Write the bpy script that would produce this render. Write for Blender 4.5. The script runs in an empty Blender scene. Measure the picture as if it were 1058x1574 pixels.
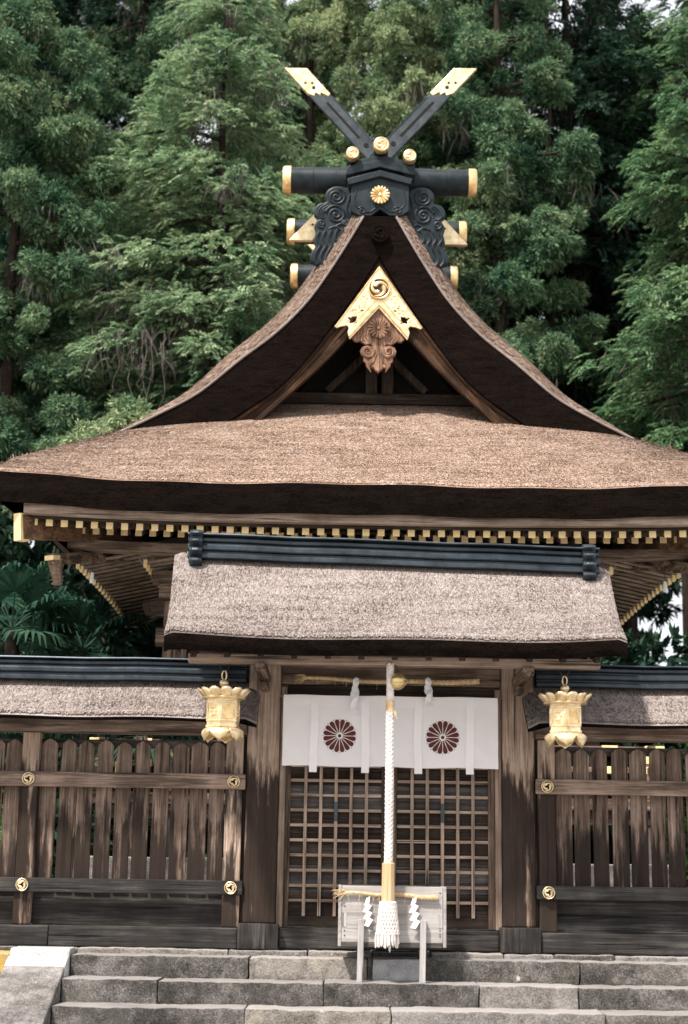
import bpy, bmesh, math, random
import numpy as np
from mathutils import Vector, Matrix
R = math.radians
random.seed(7)
sc = bpy.context.scene
COL = sc.collection

# ---------------------------------------------------------------- camera
CAM = np.array([-0.46, -14.4, 0.76]); FPX = 2405.0; PIT = R(12.8); ROL = R(0.9)
cd = bpy.data.cameras.new('camera'); cam = bpy.data.objects.new('camera', cd); COL.objects.link(cam)
cd.sensor_fit = 'VERTICAL'; cd.sensor_height = 36; cd.lens = FPX / 1574 * 36
cd.clip_start = 0.1; cd.clip_end = 2000
cam.matrix_world = Matrix.Translation(Vector(CAM)) @ Matrix.Rotation(R(90) + PIT, 4, 'X') @ Matrix.Rotation(ROL, 4, 'Z')
cd.dof.use_dof = True; cd.dof.focus_distance = 16.5; cd.dof.aperture_fstop = 1.6
sc.camera = cam

# ---------------------------------------------------------------- world, sun, exposure
SUN_EL, SUN_AZ = R(57), R(38)            # azimuth measured from the camera's side (-y) towards -x
sd = Vector((-math.sin(SUN_AZ) * math.cos(SUN_EL), -math.cos(SUN_AZ) * math.cos(SUN_EL), math.sin(SUN_EL)))
w = bpy.data.worlds.new('World'); sc.world = w; w.use_nodes = True
wn = w.node_tree.nodes; wl = w.node_tree.links
sky = wn.new('ShaderNodeTexSky'); sky.sky_type = 'NISHITA'; sky.sun_disc = False
sky.sun_elevation = SUN_EL; sky.sun_rotation = math.atan2(sd.x, sd.y)
sky.air_density = 1.0; sky.dust_density = 4.0; sky.ozone_density = 1.0
hz = wn.new('ShaderNodeMix'); hz.data_type = 'RGBA'; hz.inputs[0].default_value = .62          # thin white cloud over the blue
wl.new(sky.outputs[0], hz.inputs[6]); hz.inputs[7].default_value = (7.1, 7.0, 7.0, 1)
wl.new(hz.outputs[2], wn['Background'].inputs[0]); wn['Background'].inputs[1].default_value = 0.105
sl = bpy.data.lights.new('sun', 'SUN'); so = bpy.data.objects.new('sun', sl); COL.objects.link(so)
sl.energy = 3.5; sl.angle = R(4); sl.color = (1, .94, .87)
so.rotation_euler = sd.to_track_quat('Z', 'Y').to_euler()
sc.view_settings.view_transform = 'Standard'; sc.view_settings.look = 'None'
sc.view_settings.exposure = 1.2; sc.view_settings.gamma = 1
sc.cycles.max_bounces = 8; sc.cycles.diffuse_bounces = 4; sc.cycles.transparent_max_bounces = 6
sc.cycles.use_denoising = True

def at(px, py, Y):                        # the point of depth Y seen at a pixel of the photograph
    u = (px - 529) / FPX; v = (787 - py) / FPX
    up0 = np.array([0, -math.sin(PIT), math.cos(PIT)]); fw = np.array([0, math.cos(PIT), math.sin(PIT)])
    rt = np.array([math.cos(ROL), 0, 0]) + up0 * math.sin(ROL)
    up = np.array([-math.sin(ROL), 0, 0]) + up0 * math.cos(ROL)
    d = fw + u * rt + v * up
    return CAM + d * (Y - CAM[1]) / d[1]
def xz(px, py, Y):
    q = at(px, py, Y); return (q[0], q[2])

# ---------------------------------------------------------------- materials
class NT:
    def __init__(s, name):
        s.m = bpy.data.materials.new(name); s.m.use_nodes = True
        s.t = s.m.node_tree; s.n = s.t.nodes; s.b = s.n['Principled BSDF']; s.out = s.n['Material Output']
    def l(s, a, b): s.t.links.new(a, b)
    def node(s, typ, **k):
        n = s.n.new('ShaderNode' + typ)
        for a, b in k.items(): setattr(n, a, b)
        return n
    def coords(s, rnd=True):
        tc = s.node('TexCoord'); o = tc.outputs['Object']
        if not rnd: return o
        oi = s.node('ObjectInfo'); m = s.node('Math', operation='MULTIPLY'); s.l(oi.outputs['Random'], m.inputs[0]); m.inputs[1].default_value = 41.7
        v = s.node('VectorMath', operation='ADD'); s.l(o, v.inputs[0]); s.l(m.outputs[0], v.inputs[1])
        return v.outputs[0]
    def noise(s, co, scale, detail=5, rough=.6, sc3=(1, 1, 1), off=(0, 0, 0)):
        mp = s.node('Mapping'); mp.inputs['Scale'].default_value = sc3; mp.inputs['Location'].default_value = off
        s.l(co, mp.inputs[0]); n = s.node('TexNoise'); n.inputs['Scale'].default_value = scale
        n.inputs['Detail'].default_value = detail; n.inputs['Roughness'].default_value = rough
        s.l(mp.outputs[0], n.inputs['Vector']); return n.outputs[0]
    def ramp(s, fac, stops):
        r = s.node('ValToRGB'); e = r.color_ramp.elements
        while len(e) < len(stops): e.new(.5)
        for i, (p, c) in enumerate(stops):
            e[i].position = p
            e[i].color = (c, c, c, 1) if isinstance(c, (int, float)) else (*c, 1)
        s.l(fac, r.inputs[0]); return r.outputs[0]
    def math(s, op, a, b=None, clamp=False):
        m = s.node('Math', operation=op, use_clamp=clamp)
        for i, q in enumerate((a, b)):
            if q is None: continue
            if isinstance(q, (int, float)): m.inputs[i].default_value = q
            else: s.l(q, m.inputs[i])
        return m.outputs[0]
    def mix(s, fac, a, b, typ='MIX'):
        m = s.node('Mix', data_type='RGBA', blend_type=typ)
        for i, q in ((0, fac), (6, a), (7, b)):
            if isinstance(q, (int, float)): m.inputs[i].default_value = q
            elif isinstance(q, tuple): m.inputs[i].default_value = (*q, 1)
            else: s.l(q, m.inputs[i])
        return m.outputs[2]
    def bump(s, h, strength=.3, dist=.01):
        b = s.node('Bump'); b.inputs['Strength'].default_value = strength; b.inputs['Distance'].default_value = dist
        s.l(h, b.inputs['Height']); s.l(b.outputs[0], s.b.inputs['Normal'])
    def fin(s, col=None, rough=.7, metal=0, spec=.3):
        if col is not None:
            if isinstance(col, tuple): s.b.inputs['Base Color'].default_value = (*col, 1)
            else: s.l(col, s.b.inputs['Base Color'])
        if isinstance(rough, (int, float)): s.b.inputs['Roughness'].default_value = rough
        else: s.l(rough, s.b.inputs['Roughness'])
        s.b.inputs['Metallic'].default_value = metal
        s.b.inputs['Specular IOR Level'].default_value = spec
        return s.m
    def zcoord(s):
        tc = s.node('TexCoord'); sp = s.node('SeparateXYZ'); s.l(tc.outputs['Object'], sp.inputs[0]); return sp.outputs[2]

def wood(name, axis, dark, mid, light, stain=.0, zst=None, zamp=1.0, stain_col=(.022, .016, .013), roty=0, crack=.25):
    m = NT(name); co = m.coords()
    if roty:
        vr = m.node('VectorRotate', rotation_type='Y_AXIS'); vr.inputs['Angle'].default_value = roty; m.l(co, vr.inputs['Vector']); co = vr.outputs[0]
    def s3(al, ac): return tuple(al if i == axis else ac for i in range(3))
    A = m.noise(co, 1, 8, .7, s3(2.0, 62)); B = m.noise(co, 1, 5, .6, s3(.7, 11), (3, 5, 7)); Cn = m.noise(co, 3.2, 5, .6)
    f = m.math('ADD', m.math('MULTIPLY', A, .45), m.math('ADD', m.math('MULTIPLY', B, .3), m.math('MULTIPLY', Cn, .25)))
    col = m.ramp(f, [(.38, dark), (.5, mid), (.61, light)])
    cr = m.ramp(m.noise(co, 1, 3, .5, s3(.8, 34), (9, 1, 4)), [(.33, crack), (.39, 1)])          # drying cracks
    col = m.mix(1.0, col, cr, 'MULTIPLY')
    if stain:
        S = m.noise(co, 1, 7, .66, s3(.75, 8), (11, 2, 8))
        if zst is not None:
            z = m.zcoord(); g = m.math('MULTIPLY', m.math('SUBTRACT', zst, z), .42 * zamp)
            S = m.math('ADD', S, m.math('MINIMUM', m.math('MAXIMUM', g, -.3), .13))
        mk = m.math('MULTIPLY', m.ramp(S, [(.49, 0), (.52, .55), (.58, 1)]), stain)
        col = m.mix(mk, col, stain_col)
    m.bump(m.math('ADD', A, m.math('MULTIPLY', cr, .6)), .45, .006)
    return m.fin(col, .82, 0, .06)

BR_D, BR_M, BR_L = (.05, .034, .025), (.15, .104, .077), (.31, .225, .172)
M = {}
for i, a in enumerate('xyz'):
    M['wood_' + a] = wood('weathered wood ' + a, i, BR_D, BR_M, BR_L, .75)
    M['grey_' + a] = wood('grey weathered wood ' + a, i, (.03, .027, .026), (.075, .068, .064), (.16, .145, .136), .5)
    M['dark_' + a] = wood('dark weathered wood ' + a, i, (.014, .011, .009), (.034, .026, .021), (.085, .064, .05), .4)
    M['pale_' + a] = wood('pale weathered wood ' + a, i, (.20, .183, .172), (.31, .288, .274), (.41, .388, .372), .0, crack=.75)
    M['warm_' + a] = wood('warm brown wood ' + a, i, (.05, .028, .016), (.15, .084, .048), (.28, .17, .10), .5)
for i, a in enumerate('xz'):
    M['lat_' + ('xz'[i])] = wood('sun bleached lattice wood ' + a, 0 if a == 'x' else 2, (.13, .09, .066), (.29, .215, .165), (.45, .35, .285), .35)
M['rail'] = wood('sun bleached rail wood', 0, (.075, .05, .038), (.19, .135, .105), (.34, .255, .205), .6)
M['leg'] = wood('grey leg wood', 2, (.20, .19, .185), (.33, .315, .31), (.44, .42, .41))
M['pendant'] = wood('carved pendant wood', 2, (.07, .035, .022), (.20, .115, .075), (.38, .24, .17), .4)
M['post'] = wood('gate post wood', 2, (.12, .080, .058), (.29, .21, .160), (.48, .375, .305), .95, 1.62, 1.1, (.020, .0145, .012))
M['picket'] = wood('picket wood', 2, (.045, .031, .024), (.135, .095, .074), (.29, .218, .176), .93, 1.16, .8, (.020, .015, .0125))
for i, a in enumerate('xz'):
    M['char_' + a] = wood('charcoal weathered wood ' + a, 0 if a == 'x' else 2, (.016, .0145, .0135), (.038, .035, .033), (.095, .088, .082), .35, stain_col=(.012, .011, .011))
for q, a in (('left', R(50)), ('right', R(-50))):
    M['barge_' + q] = wood('barge board wood ' + q, 0, (.012, .007, .005), (.036, .020, .012), (.115, .062, .034), .65, roty=a)
M['straw_wood'] = wood('light bamboo wood', 2, (.38, .25, .13), (.50, .35, .20), (.60, .45, .28))

def thatch(name, c1, c2, c3, speck=(.45, .42, .40), spk=.3):
    m = NT(name); co = m.coords(False)
    g = m.node('NewGeometry'); isl = g.outputs['Random Per Island']
    n1 = m.noise(co, 1.7, 5, .65); n2 = m.noise(co, 28, 4, .7)
    crs = m.noise(co, 1, 5, .6, (1.1, 5, 15), (2, 6, 1))
    f = m.math('ADD', m.math('MULTIPLY', isl, .31), m.math('ADD', m.math('MULTIPLY', n1, .29), m.math('ADD', m.math('MULTIPLY', n2, .14), m.math('MULTIPLY', crs, .32))))
    col = m.ramp(f, [(.33, c1), (.50, c2), (.72, c3)])
    sp = m.ramp(m.noise(co, 4.2, 9, .78, (1, 1, 1.6), (4, 4, 4)), [(.575, 0), (.66, spk)])
    col = m.mix(sp, col, speck)
    m.bump(n2, .3, .008)
    return m.fin(col, .95, 0, .03)
M['bark'] = thatch('cypress bark roof', (.060, .038, .028), (.245, .165, .122), (.43, .325, .262), (.50, .465, .44), .7)
M['bark_grey'] = thatch('grey lichened bark roof', (.056, .044, .038), (.188, .155, .139), (.305, .266, .248), (.38, .35, .335), .4)
M['bark_verge'] = thatch('brown bark verge', (.045, .029, .021), (.150, .103, .078), (.27, .205, .165), (.36, .33, .31), .6)
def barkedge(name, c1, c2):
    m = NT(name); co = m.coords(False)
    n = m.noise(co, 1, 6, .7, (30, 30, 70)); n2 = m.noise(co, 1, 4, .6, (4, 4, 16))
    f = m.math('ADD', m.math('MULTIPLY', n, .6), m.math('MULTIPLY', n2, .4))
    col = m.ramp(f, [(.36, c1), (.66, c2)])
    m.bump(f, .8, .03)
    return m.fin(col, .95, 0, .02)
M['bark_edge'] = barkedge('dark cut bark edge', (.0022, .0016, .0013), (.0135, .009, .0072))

def metal(name, c1, c2, rough, mt, sc_=6, bs=.15, spec=.5):
    m = NT(name); co = m.coords()
    n = m.noise(co, sc_, 6, .65); col = m.ramp(n, [(.35, c1), (.68, c2)])
    m.bump(m.noise(co, 40, 3, .5), bs, .004)
    rr = m.math('ADD', m.math('MULTIPLY', n, .35), rough - .17)
    return m.fin(col, rr, mt, spec)
M['ridge'] = metal('blue black patinated copper', (.018, .026, .034), (.050, .065, .078), .40, .6, 4)
M['black'] = metal('black lacquered copper', (.004, .0085, .011), (.016, .025, .030), .42, .0, 5, .15, .22)
M['gold'] = metal('gilt metal', (.56, .36, .15), (.94, .71, .38), .40, .85, 9)
M['gold_pale'] = metal('pale gilt metal', (.56, .40, .20), (.92, .77, .51), .40, .70, 11, .35)
M['gold_leaf'] = metal('gold leaf paint', (.74, .53, .25), (.87, .69, .39), .6, .25, 9)
M['finial'] = metal('grey lacquered board', (.016, .023, .027), (.052, .064, .070), .5, .1, 5, .15, .3)
M['iron'] = metal('dark iron', (.02, .02, .02), (.05, .05, .05), .5, .6)
M['bluemetal'] = metal('blue iron plate', (.025, .033, .036), (.055, .068, .072), .5, .4)
M['brass'] = metal('aged brass bell', (.50, .36, .13), (.80, .64, .32), .35, .9)

def stone(name, c1, c2, c3, lich=None, lamt=.6, lpos=.60, worn_lit=None):
    m = NT(name); co = m.coords()
    n1 = m.noise(co, 1.4, 8, .7); n2 = m.noise(co, 75, 4, .8); n3 = m.noise(co, 9, 6, .7, (1, 1, 1), (7, 3, 1))
    f = m.math('ADD', m.math('MULTIPLY', n1, .34), m.math('ADD', m.math('MULTIPLY', n2, .42), m.math('MULTIPLY', n3, .24)))
    col = m.ramp(f, [(.42, c1), (.50, c2), (.58, c3)])
    if lich:
        lk = m.math('MULTIPLY', m.ramp(m.noise(co, 3.2, 6, .7, (1, 1, 1), (2, 9, 5)), [(lpos, 0), (lpos + .06, 1)]), lamt)
        col = m.mix(lk, col, lich)
    if worn_lit:                                                          # up-facing faces paler: foot wear, with top light painted into the colour
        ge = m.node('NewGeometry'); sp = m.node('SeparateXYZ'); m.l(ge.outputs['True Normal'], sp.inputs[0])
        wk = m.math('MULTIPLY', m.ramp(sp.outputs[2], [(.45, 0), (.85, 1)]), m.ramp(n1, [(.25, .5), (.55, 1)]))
        col = m.mix(wk, col, worn_lit)
    wh = m.ramp(m.noise(co, 7, 4, .6, (1, 1, 1), (12, 3, 6)), [(.70, 0), (.74, .8)])
    col = m.mix(wh, col, (.50, .48, .455))
    m.bump(m.math('ADD', m.math('MULTIPLY', n2, .5), n3), .9, .02)
    return m.fin(col, .9, 0, .2)
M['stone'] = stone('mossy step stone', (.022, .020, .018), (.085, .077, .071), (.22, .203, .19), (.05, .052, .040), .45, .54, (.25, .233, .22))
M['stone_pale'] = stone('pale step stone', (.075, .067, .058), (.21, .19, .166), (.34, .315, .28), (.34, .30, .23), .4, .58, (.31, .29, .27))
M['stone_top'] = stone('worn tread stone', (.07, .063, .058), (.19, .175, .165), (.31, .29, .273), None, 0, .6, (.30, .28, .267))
M['stone_blue'] = stone('blue grey block stone', (.28, .285, .285), (.40, .40, .40), (.50, .50, .495))
M['stone_lichen'] = stone('lichen covered stone', (.14, .12, .09), (.28, .25, .19), (.42, .37, .30), (.46, .30, .07), .9, .44)
M['cheek'] = stone('speckled ramp stone', (.06, .054, .050), (.17, .157, .15), (.33, .31, .30))
M['gravel'] = stone('gravel ground', (.24, .228, .212), (.35, .335, .31), (.46, .44, .415))
M['court'] = stone('pale court gravel', (.40, .385, .36), (.52, .50, .47), (.62, .60, .57))
M['soil'] = stone('forest soil', (.02, .018, .012), (.045, .04, .028), (.08, .07, .05), (.03, .06, .02), .7, .5)

def cloth(name, c):
    m = NT(name); co = m.coords(False)
    n = m.noise(co, 1, 3, .5, (260, 260, 260)); m.bump(n, .15, .002)
    col = m.ramp(m.noise(co, 3, 4, .6), [(.3, tuple(q * .93 for q in c)), (.7, c)])
    m.fin(col, .85, 0, .2)
    tr = m.node('BsdfTranslucent'); m.l(col, tr.inputs[0]); mx = m.node('MixShader'); mx.inputs[0].default_value = .25
    m.l(m.b.outputs[0], mx.inputs[1]); m.l(tr.outputs[0], mx.inputs[2]); m.l(mx.outputs[0], m.out.inputs[0]); return m.m
M['cloth'] = cloth('white cotton', (.905, .87, .865)); M['tab'] = cloth('white cotton tape', (.915, .882, .877)); M['paper'] = cloth('white paper', (.86, .86, .86))
M['crest'] = NT('maroon dye').fin((.085, .022, .018), .85)
M['rope'] = metal('straw rope', (.42, .28, .14), (.66, .50, .30), .9, 0, 30, .5)
M['white_rope'] = metal('white cotton rope', (.50, .44, .40), (.74, .69, .65), .9, 0, 25, .5)
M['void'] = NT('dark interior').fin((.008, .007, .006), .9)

def leaf(name, a, b, c, tr=.28, scale=.55):
    m = NT(name); co = m.coords(); g = m.node('NewGeometry')
    n = m.noise(co, scale, 4, .6); n2 = m.noise(co, 2.4, 3, .6, (1, 1, 1), (5, 1, 3))
    f = m.math('ADD', m.math('MULTIPLY', g.outputs['Random Per Island'], .22), m.math('ADD', m.math('MULTIPLY', n, .48), m.math('MULTIPLY', n2, .3)))
    col = m.ramp(f, [(.38, a), (.51, b), (.66, c)])
    m.fin(col, .7, 0, .08)
    t = m.node('BsdfTranslucent'); m.l(col, t.inputs[0]); mx = m.node('MixShader'); mx.inputs[0].default_value = tr
    m.l(m.b.outputs[0], mx.inputs[1]); m.l(t.outputs[0], mx.inputs[2]); m.l(mx.outputs[0], m.out.inputs[0]); return m.m
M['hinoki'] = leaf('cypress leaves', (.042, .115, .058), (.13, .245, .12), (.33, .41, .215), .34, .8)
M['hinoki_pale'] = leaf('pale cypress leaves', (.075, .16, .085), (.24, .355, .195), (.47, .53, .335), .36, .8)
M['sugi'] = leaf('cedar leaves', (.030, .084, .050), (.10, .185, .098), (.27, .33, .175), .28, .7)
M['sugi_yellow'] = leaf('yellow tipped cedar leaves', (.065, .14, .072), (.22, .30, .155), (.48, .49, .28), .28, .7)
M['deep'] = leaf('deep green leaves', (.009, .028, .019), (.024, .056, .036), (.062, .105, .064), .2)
M['palm'] = leaf('palm leaves', (.010, .034, .022), (.022, .062, .038), (.046, .10, .06), .2)
M['shrub'] = leaf('bright shrub leaves', (.03, .09, .02), (.07, .19, .04), (.13, .28, .07))
M['dead'] = metal('dead hanging twigs', (.045, .038, .034), (.13, .108, .098), .9, 0)
M['trunk'] = wood('tree bark', 2, (.012, .009, .007), (.032, .024, .019), (.07, .054, .043))

# ---------------------------------------------------------------- mesh building
def link(name, me, mat, parent=None):
    o = bpy.data.objects.new(name, me); COL.objects.link(o)
    if mat is not None and not me.materials: me.materials.append(mat)
    if parent is not None: o.parent = parent
    return o
def tag(o, label=None, cat=None, group=None, kind=None):
    for k, v in (('label', label), ('category', cat), ('group', group), ('kind', kind)):
        if v: o[k] = v
    return o
def thing(name, loc, label, cat, group=None):
    o = bpy.data.objects.new(name, None); COL.objects.link(o); o.location = loc; o.empty_display_size = .1
    return tag(o, label, cat, group)
def copy_tree(o, parent=None):
    c = o.copy(); COL.objects.link(c)
    if parent is not None: c.parent = parent
    for ch in list(o.children): copy_tree(ch, c)
    return c

class MB:
    def __init__(s, org=(0, 0, 0)): s.V = []; s.F = []; s.o = org
    def add(s, V, F):
        b = len(s.V); s.V += [tuple(v) for v in V]; s.F += [tuple(b + i for i in f) for f in F]
    def box(s, x0, x1, y0, y1, z0, z1):
        V = [(x, y, z) for z in (z0, z1) for y in (y0, y1) for x in (x0, x1)]
        s.add(V, [(0, 2, 3, 1), (4, 5, 7, 6), (0, 1, 5, 4), (2, 6, 7, 3), (0, 4, 6, 2), (1, 3, 7, 5)]); return s
    def bar(s, p, q, wd, ht, up=(0, 0, 1)):
        p, q = Vector(p), Vector(q); d = (q - p).normalized(); sx = d.cross(Vector(up)).normalized(); uz = sx.cross(d)
        V = [a + sx * i * wd / 2 + uz * j * ht / 2 for a in (p, q) for i, j in ((-1, -1), (1, -1), (1, 1), (-1, 1))]
        s.add(V, [(3, 2, 1, 0), (4, 5, 6, 7), (0, 1, 5, 4), (1, 2, 6, 5), (2, 3, 7, 6), (3, 0, 4, 7)]); return s
    def tube(s, pts, rad, n=8, cap=True, sq=None):
        P = [Vector(p) for p in pts]; k = len(P)
        if isinstance(rad, (int, float)): rad = [rad] * k
        T = [(P[min(i + 1, k - 1)] - P[max(i - 1, 0)]).normalized() for i in range(k)]
        a = Vector((0, 0, 1)) if abs(T[0].z) < .9 else Vector((1, 0, 0))
        u = T[0].cross(a).normalized(); V = []
        for i in range(k):
            u = (u - T[i] * u.dot(T[i])).normalized(); v = T[i].cross(u)
            V += [P[i] + (u * math.cos(t) + v * math.sin(t)) * rad[i] for t in (2 * math.pi * j / n for j in range(n))]
        F = [(i * n + j, i * n + (j + 1) % n, (i + 1) * n + (j + 1) % n, (i + 1) * n + j) for i in range(k - 1) for j in range(n)]
        if cap: F += [tuple(range(n - 1, -1, -1)), tuple((k - 1) * n + j for j in range(n))]
        s.add(V, F); return s
    def lathe(s, prof, n=24, c=(0, 0, 0), ax='z', ph=0):
        V = []
        for r, h in prof:
            for j in range(n):
                t = 2 * math.pi * j / n + ph; a, b = r * math.cos(t), r * math.sin(t)
                V.append((c[0] + a, c[1] + b, c[2] + h) if ax == 'z' else (c[0] + a, c[1] + h, c[2] + b) if ax == 'y' else (c[0] + h, c[1] + a, c[2] + b))
        k = len(prof)
        F = [(i * n + j, i * n + (j + 1) % n, (i + 1) * n + (j + 1) % n, (i + 1) * n + j) for i in range(k - 1) for j in range(n)]
        if prof[0][0] > 1e-5: F.append(tuple(range(n)))
        if prof[-1][0] > 1e-5: F.append(tuple((k - 1) * n + j for j in range(n)))
        s.add(V, F); return s
    def prism(s, pts, y0, y1):
        n = len(pts); V = [(x, y0, z) for x, z in pts] + [(x, y1, z) for x, z in pts]
        s.add(V, [tuple(range(n)), tuple(range(2 * n - 1, n - 1, -1))] + [(i, n + i, n + (i + 1) % n, (i + 1) % n) for i in range(n)]); return s
    def grid(s, fn, nu, nv, close=False):
        V = [fn(i / nu, j / nv) for j in range(nv + 1) for i in range(nu + 1)]
        s.add(V, [(j * (nu + 1) + i, j * (nu + 1) + i + 1, (j + 1) * (nu + 1) + i + 1, (j + 1) * (nu + 1) + i) for j in range(nv) for i in range(nu)]); return s
    def ball(s, c, r, n=12, sz=(1, 1, 1)):
        pr = [(max(r * math.sin(math.pi * i / n), 1e-4), -r * math.cos(math.pi * i / n)) for i in range(n + 1)]
        m = MB(); m.lathe(pr, n * 2)
        s.add([(c[0] + x * sz[0], c[1] + y * sz[1], c[2] + z * sz[2]) for x, y, z in m.V], m.F); return s
    def mirror(s):
        s.add([(-x, y, z) for x, y, z in s.V], [tuple(reversed(f)) for f in s.F]); return s
    def build(s, name, mat, parent=None, bevel=0, smooth=False, seg=2):
        me = bpy.data.meshes.new(name)
        V = s.V if s.o == (0, 0, 0) else [(x - s.o[0], y - s.o[1], z - s.o[2]) for x, y, z in s.V]
        me.from_pydata(V, [], s.F)
        bm = bmesh.new(); bm.from_mesh(me); bmesh.ops.recalc_face_normals(bm, faces=bm.faces); bm.to_mesh(me); bm.free()
        if smooth:
            me.polygons.foreach_set('use_smooth', [True] * len(me.polygons))
            try: me.set_sharp_from_angle(angle=R(42))
            except Exception: pass
        o = link(name, me, mat, parent)
        if bevel:
            b = o.modifiers.new('bevel', 'BEVEL'); b.width = bevel; b.segments = seg; b.limit_method = 'ANGLE'; b.angle_limit = R(35)
        return o
def box(name, mat, parent, x0, x1, y0, y1, z0, z1, bevel=.006, org=(0, 0, 0)):
    return MB(org).box(x0, x1, y0, y1, z0, z1).build(name, mat, parent, bevel)
def npmesh(name, V, mat, parent=None, quads=None):
    V = np.asarray(V, dtype=np.float32); me = bpy.data.meshes.new(name); nv = len(V)
    if quads is None: quads = np.arange(nv, dtype=np.int32).reshape(-1, 4)
    quads = np.asarray(quads, dtype=np.int32); nf = len(quads)
    me.vertices.add(nv); me.vertices.foreach_set('co', V.ravel())
    me.loops.add(nf * 4); me.loops.foreach_set('vertex_index', quads.ravel())
    me.polygons.add(nf); me.polygons.foreach_set('loop_start', np.arange(0, nf * 4, 4, dtype=np.int32))
    me.polygons.foreach_set('loop_total', np.full(nf, 4, dtype=np.int32))
    me.update(calc_edges=True); me.validate()
    return link(name, me, mat, parent)
def plate(name, loops, y0, y1, mat, parent, bevel=0, org=(0, 0, 0)):
    cu = bpy.data.curves.new('outline', 'CURVE'); cu.dimensions = '2D'; cu.fill_mode = 'BOTH'
    cu.extrude = max((y1 - y0) / 2 - bevel, 1e-4); cu.bevel_depth = bevel; cu.bevel_resolution = 2; cu.offset = -bevel
    for lp in loops:
        sp = cu.splines.new('POLY'); sp.points.add(len(lp) - 1); sp.use_cyclic_u = True
        for i, (x, z) in enumerate(lp): sp.points[i].co = (x, z, 0, 1)
    ob = bpy.data.objects.new('outline', cu); COL.objects.link(ob)
    bpy.context.view_layer.update()
    me = bpy.data.meshes.new_from_object(ob.evaluated_get(bpy.context.evaluated_depsgraph_get()))
    bpy.data.objects.remove(ob); bpy.data.curves.remove(cu)
    ym = (y0 + y1) / 2
    for v in me.vertices:
        x, y, z = v.co; v.co = (x - org[0], ym - z - org[1], y - org[2])
    me.name = name; me.flip_normals()
    me.materials.clear()
    return link(name, me, mat, parent)
def smooth_loop(pts, k=4, closed=True):
    P = [np.array(p, float) for p in pts]; n = len(P); out = []
    for i in range(n if closed else n - 1):
        a, b, c, d = (P[(i + j) % n] if closed else P[min(max(i + j, 0), n - 1)] for j in (-1, 0, 1, 2))
        for t in np.arange(k) / k:
            out.append(tuple(.5 * (2 * b + (c - a) * t + (2 * a - 5 * b + 4 * c - d) * t * t + (3 * b - a - 3 * c + d) * t ** 3)))
    if not closed: out.append(tuple(P[-1]))
    return out
def spiral(cx, cz, y, r0, r1, turns, start=0, sgn=1, n=40):
    return [(cx + (r0 + (r1 - r0) * t) * math.cos(start + sgn * turns * 2 * math.pi * t), y, cz + (r0 + (r1 - r0) * t) * math.sin(start + sgn * turns * 2 * math.pi * t)) for t in (i / n for i in range(n + 1))]
def tomoe(mb, cx, cz, y, rr, rim=True):
    for k in range(3):
        pts = []; rad = []
        for i in range(17):
            t = i / 16; a = k * 2.094 + .6 - t * 2.7; q = rr * (.30 + .46 * t ** .85)
            pts.append((cx + q * math.cos(a), y, cz + q * math.sin(a))); rad.append(rr * (.205 * (1 - t) ** .8 + .04) * (1 if i else .6))
        mb.tube(pts, rad, 8)
    if rim: mb.tube([(cx + rr * .93 * math.cos(a), y, cz + rr * .93 * math.sin(a)) for a in (2 * math.pi * i / 36 for i in range(37))], rr * .085, 6)
def chrys(mb, cx, cz, y, rr, n=16, cen=.2):
    for k in range(n):
        a = 2 * math.pi * (k + .5) / n; c, s_ = math.cos(a), math.sin(a)
        L = (.24, .4, .6, .8, .93, 1.0); W = (.03, .055, .095, .135, .13, .05)
        mb.tube([(cx + rr * q * c, y - rr * .08 * math.sin(q * 3), cz + rr * q * s_) for q in L], [rr * q for q in W], 7)
    mb.ball((cx, y, cz), rr * cen, 6, (1, .8, 1))
def disc(mb, cx, cz, y0, y1, rr, n=32):
    mb.lathe([(rr, y0), (rr, y1)], n, (cx, 0, cz), 'y')
def twist(mb, pts, rr, strands=3, pitch=.12, n=6, sgn=1, fat=.56):
    P = [Vector(p) for p in pts]; L = [0]
    for i in range(1, len(P)): L.append(L[-1] + (P[i] - P[i - 1]).length)
    for k in range(strands):
        out = []
        for i, p in enumerate(P):
            d = (P[min(i + 1, len(P) - 1)] - P[max(i - 1, 0)]).normalized(); a = Vector((0, 1, 0)) if abs(d.y) < .9 else Vector((1, 0, 0))
            u = d.cross(a).normalized(); v = d.cross(u); t = sgn * 2 * math.pi * (L[i] / pitch) + 2 * math.pi * k / strands
            q = rr(L[i] / L[-1]) if callable(rr) else rr
            out.append(p + (u * math.cos(t) + v * math.sin(t)) * q * (1 - fat * .6))
        mb.tube(out, [(rr(L[i] / L[-1]) if callable(rr) else rr) * fat for i in range(len(P))] , n)
def line(p, q, n): return [tuple(p[i] + (q[i] - p[i]) * t / n for i in range(3)) for t in range(n + 1)]

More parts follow.
